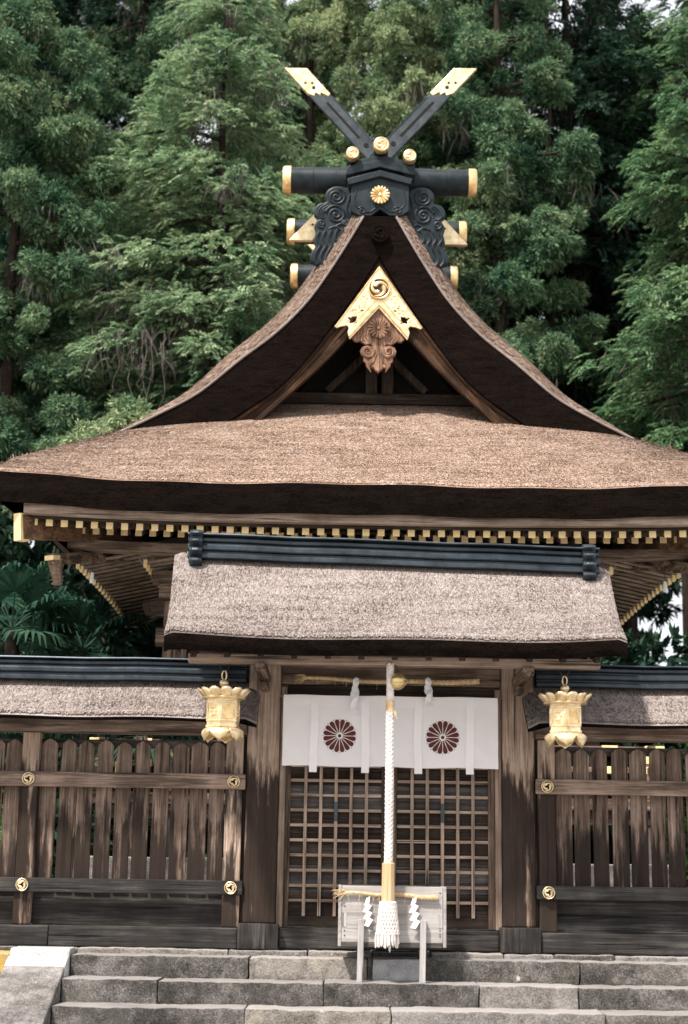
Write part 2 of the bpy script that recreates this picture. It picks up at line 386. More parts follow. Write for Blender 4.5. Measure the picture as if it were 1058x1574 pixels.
def shingles(S, nu, nv, ln, wd, lift, seed, base=(40, 16), jit=1.0, vm=.985):
    """Bark strips laid over the surface S(u, v) (v runs down the slope); returns vertices and quads with the base sheet."""
    g = np.random.default_rng(seed)
    u = (np.arange(nu)[None, :] + .5 + jit * g.uniform(-.7, .7, (nv, nu))) / nu
    v = (np.arange(nv)[:, None] + .5 + jit * g.uniform(-.6, .6, (nv, nu))) / nv
    u = np.clip(u.ravel(), .002, .998); v = np.clip(v.ravel(), 0, 1.0); v = np.where(v > vm, vm - g.uniform(0, .01, v.size), v)
    P = S(u, v); e = 1e-3
    du = S(np.minimum(u + e, 1), v) - S(np.maximum(u - e, 0), v); dv = S(u, np.minimum(v + e, 1)) - S(u, np.maximum(v - e, 0))
    U = du / np.linalg.norm(du, axis=1)[:, None]; D = dv / np.linalg.norm(dv, axis=1)[:, None]
    N = np.cross(U, D); N *= np.sign(N[:, 2:3] + 1e-9); N /= np.linalg.norm(N, axis=1)[:, None]
    n = len(u); l = ln * g.uniform(.6, 1.4, n)[:, None]; w_ = wd * g.uniform(.6, 1.5, n)[:, None] / 2; h = lift * g.uniform(.3, 1.5, n)[:, None]
    sk = g.normal(0, .13, n)[:, None]; Dd = D + U * sk; Ud = U - D * sk
    a = P - Dd * l / 2 + N * .001; b = P + Dd * l / 2 + N * h
    V = np.stack([a - Ud * w_, a + Ud * w_, b + Ud * w_ * .85 + N * g.normal(0, .12, n)[:, None] * h, b - Ud * w_ * .85], 1).reshape(-1, 3)
    bu, bv = base; gu, gv = np.meshgrid(np.linspace(0, 1, bu + 1), np.linspace(0, 1, bv + 1))
    B = S(gu.ravel(), gv.ravel()); k = len(V)
    q = np.arange(k).reshape(-1, 4)
    ii, jj = np.meshgrid(np.arange(bu), np.arange(bv)); i0 = (jj * (bu + 1) + ii).ravel() + k
    return np.vstack([V, B]), np.vstack([q, np.stack([i0, i0 + 1, i0 + bu + 2, i0 + bu + 1], 1)])
from mathutils import noise as mnoise
# ---------------------------------------------------------------- ground
def ground():
    m = MB(); m.box(-160, 160, -90, -2.4, -1.6, -1.06)
    tag(m.build('forecourt', M['gravel']), kind='structure')
    m = MB(); m.box(-160, 160, .36, 220, -1.6, -.012)
    tag(m.build('ground', M['soil']), kind='structure')
    m = MB(); m.box(-15, 15, .37, 13, -.5, -.004); tag(m.build('gravel_court', M['court']), kind='structure')
ground()

def rough(name, mat, parent, x0, x1, y0, y1, z0, z1, amp=.007, bev=.012, seed=0, org=(0, 0, 0)):
    bm = bmesh.new(); bmesh.ops.create_cube(bm, size=1)
    for v in bm.verts: v.co = Vector((x0 + (v.co.x + .5) * (x1 - x0), y0 + (v.co.y + .5) * (y1 - y0), z0 + (v.co.z + .5) * (z1 - z0)))
    bmesh.ops.bevel(bm, geom=bm.edges[:], offset=bev, segments=2, profile=.6, affect='EDGES')
    n = max(3, int((x1 - x0) / .045)); xs = [x0 + (x1 - x0) * i / n for i in range(1, n)]
    for q in xs: bmesh.ops.bisect_plane(bm, geom=bm.verts[:] + bm.edges[:] + bm.faces[:], plane_co=(q, 0, 0), plane_no=(1, 0, 0))
    for q in (z0 + (z1 - z0) * t for t in (.25, .5, .75)): bmesh.ops.bisect_plane(bm, geom=bm.verts[:] + bm.edges[:] + bm.faces[:], plane_co=(0, 0, q), plane_no=(0, 0, 1))
    for v in bm.verts:
        p = v.co * 7 + Vector((seed * 3.1, 0, 0)); q = v.co * 23
        v.co += mnoise.noise_vector(p) * amp + mnoise.noise_vector(q) * amp * .5
    me = bpy.data.meshes.new(name)
    for v in bm.verts: v.co -= Vector(org)
    bm.to_mesh(me); bm.free()
    me.polygons.foreach_set('use_smooth', [True] * len(me.polygons))
    return link(name, me, mat, parent)

# ---------------------------------------------------------------- stone stairs
st = thing('stone_stairs', (0, -.45, -1.06), 'broad grey stone stairs with mossy risers below the wooden gate', 'stairs')
O = (0, -.45, -1.06)
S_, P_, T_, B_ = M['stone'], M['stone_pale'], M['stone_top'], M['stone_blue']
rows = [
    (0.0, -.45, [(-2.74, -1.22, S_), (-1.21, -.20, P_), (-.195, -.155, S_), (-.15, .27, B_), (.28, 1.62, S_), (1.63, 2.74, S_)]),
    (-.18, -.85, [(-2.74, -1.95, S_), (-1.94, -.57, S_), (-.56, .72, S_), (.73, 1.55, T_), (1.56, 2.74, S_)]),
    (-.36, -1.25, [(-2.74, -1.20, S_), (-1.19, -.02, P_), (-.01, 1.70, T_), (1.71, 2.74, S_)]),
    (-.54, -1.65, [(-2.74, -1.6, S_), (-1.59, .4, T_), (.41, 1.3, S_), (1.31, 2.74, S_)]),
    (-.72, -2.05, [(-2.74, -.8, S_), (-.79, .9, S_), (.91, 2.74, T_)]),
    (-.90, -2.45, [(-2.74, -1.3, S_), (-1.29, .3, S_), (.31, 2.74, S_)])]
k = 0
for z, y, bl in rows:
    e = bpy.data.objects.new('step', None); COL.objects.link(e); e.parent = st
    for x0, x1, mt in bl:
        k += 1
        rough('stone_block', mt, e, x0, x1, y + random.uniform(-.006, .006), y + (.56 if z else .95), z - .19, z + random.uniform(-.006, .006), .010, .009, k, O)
sl_ = thing('stone_sill', (0, -.1, 0), 'low pale course of sill stones under the fence and gate timbers', 'sill stones')
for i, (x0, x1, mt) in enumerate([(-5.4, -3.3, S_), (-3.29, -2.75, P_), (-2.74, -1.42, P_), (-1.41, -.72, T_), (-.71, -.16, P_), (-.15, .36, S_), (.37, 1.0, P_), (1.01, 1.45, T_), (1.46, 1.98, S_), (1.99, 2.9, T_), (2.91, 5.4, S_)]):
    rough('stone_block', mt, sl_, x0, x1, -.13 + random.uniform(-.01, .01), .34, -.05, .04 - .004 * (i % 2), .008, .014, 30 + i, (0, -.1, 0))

def cheek(sx, label):
    ck = thing('stair_ramp', (sx * 3.01, -.15, -1.06), label, 'stair ramp'); o = (sx * 3.01, -.15, -1.06)
    def yz(prof, name, mt, x0=2.755, x1=3.27):
        m = MB(o); n = 7; V = []; 
        for i in range(n + 1):
            x = x0 + (x1 - x0) * i / n
            V += [(sx * x, a, b) for a, b in prof]
        q = len(prof)
        F = [(i * q + j, i * q + (j + 1) % q, (i + 1) * q + (j + 1) % q, (i + 1) * q + j) for i in range(n) for j in range(q)] + [tuple(range(q)), tuple(n * q + j for j in range(q))]
        m.add(V, F); return m.build(name, mt, ck, .015)
    yz([(-.14, .045), (-.42, .045), (-.45, .03), (-.47, -.03), (-.47, -1.2), (-.14, -1.2)], 'cap_stone', M['stone_blue'])
    yz([(-.475, -.02), (-.52, -.02), (-.66, -.08), (-.66, -1.2), (-.475, -1.2)], 'pale_band', M['paper_stone'])
    yz([(-.665, -.085), (-2.9, -1.05), (-2.9, -1.25), (-.665, -1.25)], 'sloping_slab', M['cheek'])
M['paper_stone'] = stone('whitewashed stone', (.45, .44, .43), (.60, .59, .58), (.70, .69, .68))
cheek(-1, 'sloping speckled stone ramp along the left edge of the stairs')
cheek(1, 'sloping stone ramp closing the right edge of the stairs')
def retwall(sx, label):
    o = (sx * 4.5, -.3, -1.06)
    rw = thing('retaining_wall', o, label, 'retaining wall')
    for r_ in range(6):
        x = 3.28
        while x < 9:
            wd = random.uniform(.5, 1.0)
            rough('stone_block', M['stone_lichen'] if r_ == 5 or random.random() < .3 else M['cheek'], rw, min(sx * x, sx * (x + wd)), max(sx * x, sx * (x + wd)), -.42 + random.uniform(-.01, .01), .3, -1.1 + r_ * .185, -1.1 + r_ * .185 + .178, .01, .014, int(x * 10) + r_, o)
            x += wd + .006
retwall(-1, 'yellow lichened stone retaining wall beside the left stair ramp')
retwall(1, 'stone retaining wall beyond the right stair ramp')

# ---------------------------------------------------------------- ridge capping shared by gate and fence roofs
def ridge_layers(x0, x1, yc, zb, h, hw, sh=0, segs=0):
    """stacked copper mouldings: returns list of builders"""
    m = MB()
    prof = [(1.0, 0), (1.05, .03), (1.05, .15), (.98, .20), (.74, .235), (.74, .30), (.96, .33), (1.0, .37), (1.0, .50), (.93, .56), (.66, .59), (.66, .64), (.84, .67), (.88, .70), (.88, .80), (.80, .86), (.74, .885), (1.14, .89), (1.18, .92), (1.15, .965), (.3, 1.0)]
    pr = [(-a * hw, b * h) for a, b in prof] + [(a * hw, b * h) for a, b in reversed(prof)]
    n = max(2, int((x1 - x0) / .46)); q = len(pr)
    V = [(x0 + (x1 - x0) * i / n, yc + a, zb + b + sh * (x0 + (x1 - x0) * i / n) + .004 * math.sin(i * 2.3)) for i in range(n + 1) for a, b in pr]
    F = [(i * q + j, i * q + (j + 1) % q, (i + 1) * q + (j + 1) % q, (i + 1) * q + j) for i in range(n) for j in range(q)] + [tuple(range(q)), tuple(n * q + j for j in range(q))]
    m.add(V, F)
    for i in range(1, n):                                            # lapped sheet seams
        x = x0 + (x1 - x0) * i / n
        for a, b, c in ((1.055, .06, .13), (1.005, .40, .48), (.935, .73, .80)):
            m.box(x - .006, x + .006, yc - a * hw - .002, yc + a * hw + .002, zb + b * h + sh * x, zb + c * h + sh * x)
    return m

# ---------------------------------------------------------------- gate
GO = (0, .15, .04)
ga = thing('shrine_gate', GO, 'roofed wooden shrine gate with lattice doors at the top of the stairs', 'gate')
for sx in (-1, 1):
    a, b = sorted((sx * 1.015, sx * 1.31))
    box('post', M['post'], ga, a, b, 0, .29, .262, 2.70, .014, GO)
    a, b = sorted((sx * .985, sx * 1.345))
    rough('base_block', M['char_z'], ga, a, b, -.08, .37, .042, .262, .004, .01, 5 + sx, GO)
    m = MB(GO); m.box(*sorted((sx * 1.11, sx * 1.21)), -.92, 0, 2.40, 2.485); m.box(*sorted((sx * 1.12, sx * 1.20)), -.22, 0, 2.32, 2.40)
    m.build('bracket_arm', M['wood_y'], ga, .02)
    box('jamb', M['lat_z'], ga, *sorted((sx * .955, sx * 1.013)), .05, .2, .232, 2.38, .005, GO)
box('threshold', M['char_x'], ga, -.98, .98, .02, .28, .05, .228, .01, GO)
box('lintel', M['rail'], ga, -1.012, 1.012, .03, .26, 2.405, 2.62, .012, GO)
box('door_head', M['dark_x'], ga, -.952, .952, .075, .22, 2.285, 2.40, .006, GO)
box('eave_purlin', M['lat_x'], ga, -1.80, 1.80, -.80, -.68, 2.485, 2.565, .008, GO)
box('wall_plate', M['wood_x'], ga, -1.80, 1.80, .03, .27, 2.705, 2.82, .008, GO)
raf = None
for i in range(13):
    x = -1.74 + i * .29
    if raf is None:
        raf = MB((0, .15, .04)).bar((0, .15, 3.11), (0, -.98, 2.535), .055, .06).build('rafter', M['dark_y'], ga, .006); r_ = raf
    else:
        r_ = raf.copy(); COL.objects.link(r_); r_.parent = ga
    r_.location = (x, 0, 0)
def gate_door(cx, flip):
    e = bpy.data.objects.new('lattice_door', None); COL.objects.link(e); e.parent = ga
    w2 = .468; x0, x1 = cx - w2, cx + w2
    m = MB(GO)
    m.box(x0, x0 + .045, .085, .135, .235, 2.28); m.box(x1 - .06, x1, .083, .135, .235, 2.28)
    box('bottom_rail', M['dark_x'], e, x0 + .046, x1 - .061, .086, .134, .237, .33, .004, GO); m.box(x0 + .046, x1 - .061, .086, .134, 2.2, 2.278)
    m.build('door_frame', M['wood_z'], e, .004)
    m = MB(GO)
    for i in range(1, 6):
        x = x0 + .045 + (x1 - .06 - x0 - .045) * i / 6
        m.box(x - .0145, x + .0145, .074, .106, .331, 2.199)
    m.build('lattice_upright', M['lat_z'], e, .003)
    m = MB(GO)
    zs = [.331 + j * .1335 for j in range(1, 14)]
    for z in zs:
        m.box(x0 + .047, x1 - .062, .081, .108, z - .0135, z + .0135)
    m.build('lattice_crossbar', M['lat_x'], e, .003)
    for j in range(8):
        z0 = .30 + j * .238; box('backing_board', M['grey_x'] if j % 3 == 1 else M['dark_x'], e, x0 + .03, x1 - .04, .118 + .003 * (j % 2), .128 + .003 * (j % 2), z0, z0 + .2395, .004, GO)
    xq = x0 + .045 + (x1 - .06 - x0 - .045) * (.5 if flip else .5)
    box('lock_plate', M['bluemetal'], e, xq - .017, xq + .017, .064, .077, 1.17, 1.34, .004, GO)
    return e
gate_door(-.484, 0); gate_door(.486, 1)
box('meeting_stile', M['wood_z'], ga, -.048, .050, .062, .082, .235, 2.278, .005, GO)
m = MB(GO); m.box(-.025, .022, .050, .061, 1.10, 1.34); m.build('lock_plate', M['bluemetal'], ga, .004)

SH = -.022
def GR(u, v, back=False):
    kx = 2 * u - 1; ak = np.abs(kx); t = 1 - v
    X = 1.965 + .095 * t + .02 * v ** 5; x = kx * X
    y = .15 - 1.25 * v
    z = 2.695 + .90 * (.70 * t + .30 * t * t) + .035 * ak ** 4 * v + SH * x * t
    z = z - .035 * np.clip((ak - .95) / .05, 0, 1) ** 2 - .03 * np.clip((v - .96) / .04, 0, 1) ** 2
    z = z + .008 * np.sin(x * 3.1 + 1) * v
    return np.stack([x, y if not back else .30 - y, z], -1)
V, Q = shingles(GR, 350, 110, .058, .0095, .0045, 3, (50, 18), 1.0, .977)
V -= np.array(GO); gr = npmesh('bark_roof', V, M['bark_grey'], ga, Q)
def pt(fn, u, v): return Vector(fn(np.array([u]), np.array([v]))[0])
def edge_strip(mb, fn, dn, th, n=40, side=True):
    d = Vector(dn)
    mb.grid(lambda a, b: tuple(pt(fn, a, 1.0) + d * b * th + Vector((0, .012 * math.sin(b * 3.14), 0)) * -1), n, 3)
    if side:
        for u in (0, 1):
            mb.grid(lambda a, b: tuple(pt(fn, u, a) + Vector((0, 0, -1)) * b * th * (.55 + .45 * a) + Vector(((-.05 - .09 * a * a if u else .05 + .09 * a * a) * b, .047 * b * a, 0))), 14, 2)
m = MB(GO); edge_strip(m, GR, (0, .35, -1), .135, 60)
m.grid(lambda a, b: tuple(pt(GR, .01 + .98 * a, b) + Vector((0, .045 * b, -.08 - .055 * b))), 30, 8)
gb = lambda u, v: GR(u, v, True)
edge_strip(m, gb, (0, -.35, -1), .135, 30); m.grid(lambda a, b: tuple(pt(gb, .01 + .98 * a, b) + Vector((0, -.045 * b, -.08 - .055 * b))), 12, 6)
m.build('roof_edge', M['bark_edge'], ga, smooth=True)
m = MB(GO); m.grid(lambda a, b: tuple(pt(gb, a, b)), 30, 10); m.build('rear_roof_slope', M['bark_grey'], ga)
m = ridge_layers(-1.92, 1.94, .15, 3.525, .245, .165, SH); m.o = GO; m.build('ridge_capping', M['ridge'], ga, smooth=False)
for sx in (-1, 1):
    m = MB(GO); x0, x1 = sorted((sx * 1.90, sx * 1.78)); zz = 3.455 + SH * sx * 1.84
    hs = [(.18, -.01), (.25, .035), (.245, .06), (.195, .088), (.215, .10), (.275, .14), (.265, .165), (.21, .19), (.22, .20), (.265, .24), (.26, .26), (.215, .285), (.22, .295), (.26, .325), (.25, .345), (.20, .37)]
    pr = [(-a, b) for a, b in hs] + [(a, b) for a, b in reversed(hs)]; q = len(pr)
    V = [(x, .15 + a * (1.0 if 0 < i < 3 else .9), zz + b * .9) for i, x in enumerate((x0, x0 + .035, x1 - .035, x1)) for a, b in pr]
    m.add(V, [(i * q + j, i * q + (j + 1) % q, (i + 1) * q + (j + 1) % q, (i + 1) * q + j) for i in range(3) for j in range(q)] + [tuple(range(q)), tuple(3 * q + j for j in range(q))])
    m.build('ridge_end_ornament', M['ridge'], ga, .004)
m = MB(GO); m.prism([(-1.2, 2.82), (1.2, 2.82), (1.2, 3.3), (-1.2, 3.3)], .1, .2); m.build('gable_board', M['dark_x'], ga)

# ---------------------------------------------------------------- fences
def fence(sx, label):
    o = (sx * 3.3, .1, .04); fe = thing('shrine_fence', o, label, 'fence')
    def bx(name, mt, xa, xb, *r, bevel=.006): return box(name, mt, fe, *sorted((sx * xa, sx * xb)), *r, bevel, o)
    XE = 5.3
    bx('base_beam', M['char_x'], 1.348, 3.02, -.05, .25, .045, .222, bevel=.012); bx('base_beam', M['char_x'], 3.025, XE, -.053, .247, .043, .220, bevel=.012)
    posts = (1.42, 3.28, 5.14)
    for p in posts:
        bx('post', M['post'], p - .078, p + .078, .0, .17, .225, 1.925, bevel=.008)
    for z0, z1, mt in ((.505, .63, M['char_x']), (1.435, 1.57, M['rail'])):
        bx('rail', mt, 1.315, XE, -.035, -.001, z0, z1, bevel=.008)
        for p in posts:
            m = MB(o); c = (sx * p, (z0 + z1) / 2)
            disc(m, *c, -.046, -.034, .051); bo = m.build('crest_boss', M['void'], fe); m = MB(o); tomoe(m, *c, -.049, .055); m.build('gilt_swirl', M['gold_pale'], bo, smooth=True)
    for a, b in ((posts[0], posts[1]), (posts[1], posts[2])):
        bx('lower_panel', M['char_x'], a + .08, b - .08, .10, .13, .223, .504, bevel=.003)
    n = 0
    for a, b in ((posts[0], posts[1]), (posts[1], posts[2])):
        cnt = 10; pit = (b - a - .156) / cnt
        for i in range(cnt):
            xc = a + .078 + pit * (i + .5) + random.uniform(-.006, .006); hw = .073 + random.uniform(-.004, .006); zt = 1.865 + random.uniform(-.012, .012)
            m = MB(o); tl = random.uniform(-.008, .008)
            pts = [(sx * xc - hw, .525), (sx * xc + hw, .525), (sx * xc + hw + tl, zt - .05), (sx * xc + hw * .62 + tl, zt - .022), (sx * xc + tl, zt), (sx * xc - hw * .62 + tl, zt - .022), (sx * xc - hw + tl, zt - .05)]
            m.prism(pts, .065 + .003 * (i % 3), .092 + .003 * (i % 3)); m.build('picket', M['picket'], fe, .005)
    bx('top_beam', M['rail'], 1.315, XE, -.10, .20, 1.93, 2.045, bevel=.01)
    bx('brace_rail', M['grey_x'], 1.50, XE, .12, .16, 1.80, 1.875)
    bx('end_board', M['dark_z'], 1.311, 1.341, .05, .08, .225, 1.92)
    def FR(u, v, back=False):
        x = sx * (1.205 + (XE - 1.205) * u); t = 1 - v; y = .10 - .54 * v
        z = 2.065 + .375 * (.75 * t + .25 * t * t) - .03 * np.clip((v - .93) / .07, 0, 1) ** 2 - .05 * np.clip((.03 - u) / .03, 0, 1) ** 2
        return np.stack([x, y if not back else .2 - y, z + .006 * np.sin(x * 5)], -1)
    V, Q = shingles(FR, 330, 42, .052, .0105, .0042, 11 if sx < 0 else 12, (40, 8), 1.0, .952); V -= np.array(o)
    npmesh('bark_roof', V, M['bark_grey'], fe, Q)
    fb = lambda u, v: FR(u, v, True)
    m = MB(o); m.grid(lambda a, b: tuple(pt(fb, a, b)), 20, 6); m.build('rear_roof_slope', M['bark_grey'], fe)
    m = MB(o); edge_strip(m, FR, (0, .5, -1), .028, 40, False); edge_strip(m, fb, (0, -.5, -1), .028, 20, False)
    for f_, q in ((FR, 1), (fb, -1)): m.grid(lambda a, b: tuple(pt(f_, a, b) + Vector((0, .014 * q * b, -.028))), 20, 3)
    m.grid(lambda a, b: tuple(pt(FR, 0, a) + Vector((0, 0, -.04 * b))), 8, 1)
    m.build('roof_edge', M['bark_edge'], fe)
    m = ridge_layers(*sorted((sx * 1.335, sx * XE)), .10, 2.405, .215, .15); m.o = o; m.build('ridge_capping', M['ridge'], fe)
fence(-1, 'weathered picket fence with bark roof on the left of the gate')
fence(1, 'weathered picket fence with bark roof on the right of the gate')

# ---------------------------------------------------------------- curtain
def CL(x, z):
    q = max(0, min(1, (2.29 - z) / .64))
    return -.10 + q * (.016 * math.sin(x * 4.1 + .6) + .009 * math.sin(x * 10 + z * 3)) + .0035 * math.sin(x * 26 + 8 * z + 2 * math.sin(z * 14)) * (.3 + q * .7) - .006 * math.sin(z * 9) * q
NO = (0, -.1, 1.6)
no = thing('door_curtain', NO, 'short white curtain with two maroon flower crests across the gate doorway', 'curtain')
m = MB(NO); m.grid(lambda a, b: (-.985 + 1.955 * a, CL(-.985 + 1.955 * a, 2.29 - .64 * b), 2.29 - .64 * b + .004 * math.sin(a * 17)), 80, 26); m.build('cloth', M['cloth'], no, smooth=True)
m = MB(NO); m.grid(lambda a, b: (-.984 + 1.953 * a, CL(-.984 + 1.953 * a, 2.288 - .098 * b) - .004 - .003 * (b > .9), 2.288 - .098 * b + .005 * math.sin(a * 9) * b), 80, 6); m.build('hem', M['tab'], no, smooth=True)
for xt in (-.70, -.235, .245, .715):
    m = MB(NO); m.grid(lambda a, b: (xt + .07 * (a - .5) + .004 * math.sin(b * 5 + xt * 9), CL(xt, 2.285 - .69 * b) - .0075 - .001 * b, 2.285 - .69 * b), 3, 24); m.build('tape', M['tab'], no, smooth=True)
for cx in (-.468, .468):
    m = MB(NO); cz = 1.925; rr = .150
    for k in range(16):
        a = 2 * math.pi * (k + .5) / 16; c, s_ = math.cos(a), math.sin(a); L = []
        for q, wd in ((.20, .018), (.5, .075), (.78, .137), (.90, .140), (.97, .095), (1.0, .03)): L.append((q, wd))
        pp = [(q, wd) for q, wd in L] + [(q, -wd) for q, wd in reversed(L)]
        P3 = [(cx + rr * (q * c - wd * s_), 0, cz + rr * (q * s_ + wd * c)) for q, wd in pp]
        m.add([(x, CL(x, z) - .0025, z) for x, _, z in P3], [tuple(range(len(P3)))])
        a2 = 2 * math.pi * k / 16; q = [(cx + rr * (1.0 * math.cos(a2) + .03 * math.cos(j * .785)), cz + rr * (1.0 * math.sin(a2) + .03 * math.sin(j * .785))) for j in range(8)]
        m.add([(x, CL(x, z) - .0025, z) for x, z in q], [tuple(range(8))])
    q = [(cx + rr * .105 * math.cos(j * .393), cz + rr * .105 * math.sin(j * .393)) for j in range(16)]
    m.add([(x, CL(x, z) - .0025, z) for x, z in q], [tuple(range(16))])
    m.build('flower_crest', M['crest'], no)
m = MB(NO); m.tube([(-1.012, -.09, 2.283), (1.012, -.09, 2.283)], .011, 8); m.build('curtain_rod', M['wood_x'], no)

# ---------------------------------------------------------------- straw ropes and paper streamers
def straw(name, p0, p1, rr, sag, label, cat, fray, org):
    ro = thing(name, org, label, cat)
    n = 90; P = []
    for i in range(n + 1):
        t = i / n; P.append((p0[0] + (p1[0] - p0[0]) * t, p0[1], p0[2] + (p1[2] - p0[2]) * t - sag * math.sin(math.pi * t) + .006 * math.sin(t * 13)))
    m = MB(org); twist(m, P, lambda t: rr * (.72 + .5 * t ** 1.3), 3, .085, 6); m.build('twisted_straw', M['rope'], ro, smooth=True)
    m = MB(org)
    for i in range(fray):
        a = Vector(P[2]); b = a + Vector((-random.uniform(.05, .13), random.uniform(-.03, .01), random.uniform(-.06, .035)))
        m.tube([a, (a + b) / 2 + Vector((0, 0, .008)), b], [.003, .003, .0015], 4)
    for i in range(int(fray * .7)):
        a = Vector(P[random.randint(3, 60)]); b = a + Vector((random.uniform(-.02, .02), -.012, -random.uniform(.02, .08))); m.tube([a, b], [.002, .001], 4)
    tag(m.build('frayed_straw', M['rope'], ro), kind='stuff')
straw('straw_rope', (-.80, -.045, 2.455), (.80, -.045, 2.445), .021, .02, 'twisted straw rope stretched along the gate lintel above the curtain', 'straw rope', 26, (0, -.045, 2.45))

def streamer(cx, y, z, s, label, crumpled, group=None):
    o = (cx, y, z - 4 * s); t = thing('paper_streamer', o, label, 'paper streamer', group)
    if crumpled:
        m = MB(o); g = random.Random(int(cx * 100))
        for q in range(3):
            dx = g.uniform(-.03, .03); V = []
            for i in range(15):
                tt = i / 14; x = cx + dx * tt + .016 * math.sin(tt * 9 + q * 2); wd = .012 + .022 * tt * (1 - .35 * tt)
                V += [(x - wd, y - .008 * q - .012 * math.sin(tt * 11 + q), z - tt * s * (3.3 + .5 * q)), (x + wd, y - .008 * q - .02 * math.sin(tt * 14 + q * 3), z - tt * s * (3.2 + .5 * q) + .006)]
            m.add(V, [(2 * i, 2 * i + 1, 2 * i + 3, 2 * i + 2) for i in range(14)])
        m.ball((cx, y, z), .012, 5, (1, 1, 1.6)); m.build('paper_strip', M['paper'], t, smooth=True)
    else:
        m = MB(o)
        for i in range(4):                                           # four folded lozenges stepping down
            a = (-.5 if i % 2 else .5) * 0
            x = cx + s * (.10 * i - .1); z0 = z - s * .92 * i; yy = y - .004 * (i % 2) - .003 * i
            V = [(x - .25 * s, yy, z0 - .95 * s), (x + .45 * s, yy - .006, z0 - .55 * s), (x + .55 * s, yy - .006, z0 + .35 * s), (x + .05 * s, yy, z0 + .05 * s)] if i == 0 else \
                [(x - .55 * s, yy, z0 - .80 * s), (x + .10 * s, yy - .006, z0 - .95 * s), (x + .68 * s, yy - .004, z0 - .02 * s), (x + .03 * s, yy, z0 + .30 * s)]
            m.add(V, [(0, 1, 2, 3)]); m.add([(p[0], p[1] + .0015, p[2]) for p in V], [(3, 2, 1, 0)])
        m.build('paper_strip', M['paper'], t)
streamer(-.325, -.135, 2.44, .075, 'crumpled white paper strip hanging from the lintel rope left of the bell', True)
streamer(.33, -.135, 2.45, .060, 'shorter crumpled white paper strip hanging from the lintel rope right of the bell', True)

# ---------------------------------------------------------------- bell and bell rope
BY = -.80
BX = .03; o = (BX, BY, 2.28); be = thing('brass_bell', o, 'round brass bell with pale bands hanging beside the white rope top', 'bell')
m = MB(o); m.ball((BX, BY, 2.345), .073, 14); m.build('bell_body', M['brass'], be, smooth=True)
m = MB(o)
for dz in (-.018, .018): m.lathe([(math.sqrt(.073 ** 2 - dz ** 2) + .001, dz - .007), (math.sqrt(.073 ** 2 - dz ** 2) + .004, dz), (math.sqrt(.073 ** 2 - dz ** 2) + .001, dz + .007)], 28, (BX, BY, 2.345))
ob = m.build('bell_band', M['gold_pale'], be, smooth=True)
m = MB(o); m.tube([(BX, BY, 2.415), (BX - .004, BY, 2.45), (BX - .02, BY, 2.48), (BX - .02, BY + .04, 2.51)], .006, 6); m.tube([(BX + .02 * math.cos(a), BY, 2.425 + .02 * math.sin(a)) for a in np.linspace(0, 6.283, 13)], .004, 6); m.build('bell_hook', M['iron'], be)

o = (.0, BY, .13); br = thing('bell_rope', o, 'long braided white bell rope ending in a wooden sleeve and knotted tassel', 'bell rope')
def rx(z): return .005 + .012 * math.sin((2.5 - z) * .9) - .016 * max(0, (2.5 - z)) / 2 - .040
top = [(rx(2.50 - .0125 * i), BY, 2.50 - .0125 * i) for i in range(29)]
m = MB(o); twist(m, top, .029, 4, .11, 6); m.build('worn_rope_top', M['white_rope'], br, smooth=True)
m = MB(o); m.lathe([(.033, -.05), (.038, -.045), (.038, .045), (.033, .05)], 16, (rx(2.13), BY, 2.13)); 
for k in range(5): m.tube([(rx(2.1) + .03 + .004 * k, BY - .03, 2.09), (rx(2.1) + .042 + .005 * k, BY - .035, 2.05 - .008 * k)], .0025, 4)
m.build('straw_binding', M['rope'], br, smooth=True)
low = [(rx(2.09 - .012 * i), BY, 2.09 - .012 * i) for i in range(110)]
m = MB(o); twist(m, low, .034, 4, .15, 6, 1, .42); twist(m, low, .034, 4, .15, 6, -1, .42); m.tube(low, .022, 8); m.build('braided_rope', M['white_rope'], br, smooth=True)
zx = rx(.78)
m = MB(o); m.lathe([(.058, .485), (.060, .49), (.057, .80), (.05, .805)], 8, (zx, BY, 0), ph=.39); m.build('wooden_sleeve', M['straw_wood'], br, .003)
m = MB(o)
def tr(z): return .066 + .034 * ((.485 - z) / .32) ** 1.2
m.lathe([(tr(z) - .014, z) for z in np.linspace(.485, .21, 8)], 16, (zx, BY, 0))
for k in range(20):
    for sg in (1, -1):
        m.tube([(zx + tr(z) * math.cos(2 * math.pi * k / 20 + sg * (.485 - z) * 5), BY + tr(z) * math.sin(2 * math.pi * k / 20 + sg * (.485 - z) * 5), z) for z in np.linspace(.465, .22, 16)], .0085, 5)
m.lathe([(.06, .455), (.073, .46), (.075, .47), (.073, .48), (.06, .488)], 20, (zx, BY, 0))
g_ = random.Random(4)
for k in range(46):
    a = 2 * math.pi * k / 46 + g_.uniform(-.05, .05); q = tr(.2) * g_.uniform(.8, 1.05); m.tube([(zx + q * .95 * math.cos(a), BY + q * .95 * math.sin(a), .235), (zx + q * math.cos(a), BY + q * math.sin(a), .18), (zx + q * g_.uniform(.98, 1.1) * math.cos(a), BY + q * 1.02 * math.sin(a), .118 + g_.uniform(-.012, .03))], [.009, .010, .006], 5)
m.tube([(zx + .01, BY - .05, .2), (zx + .014, BY - .05, .12), (zx + .016, BY - .05, .075)], [.012, .014, .004], 6)
m.build('knotted_tassel', M['white_rope'], br, smooth=True)

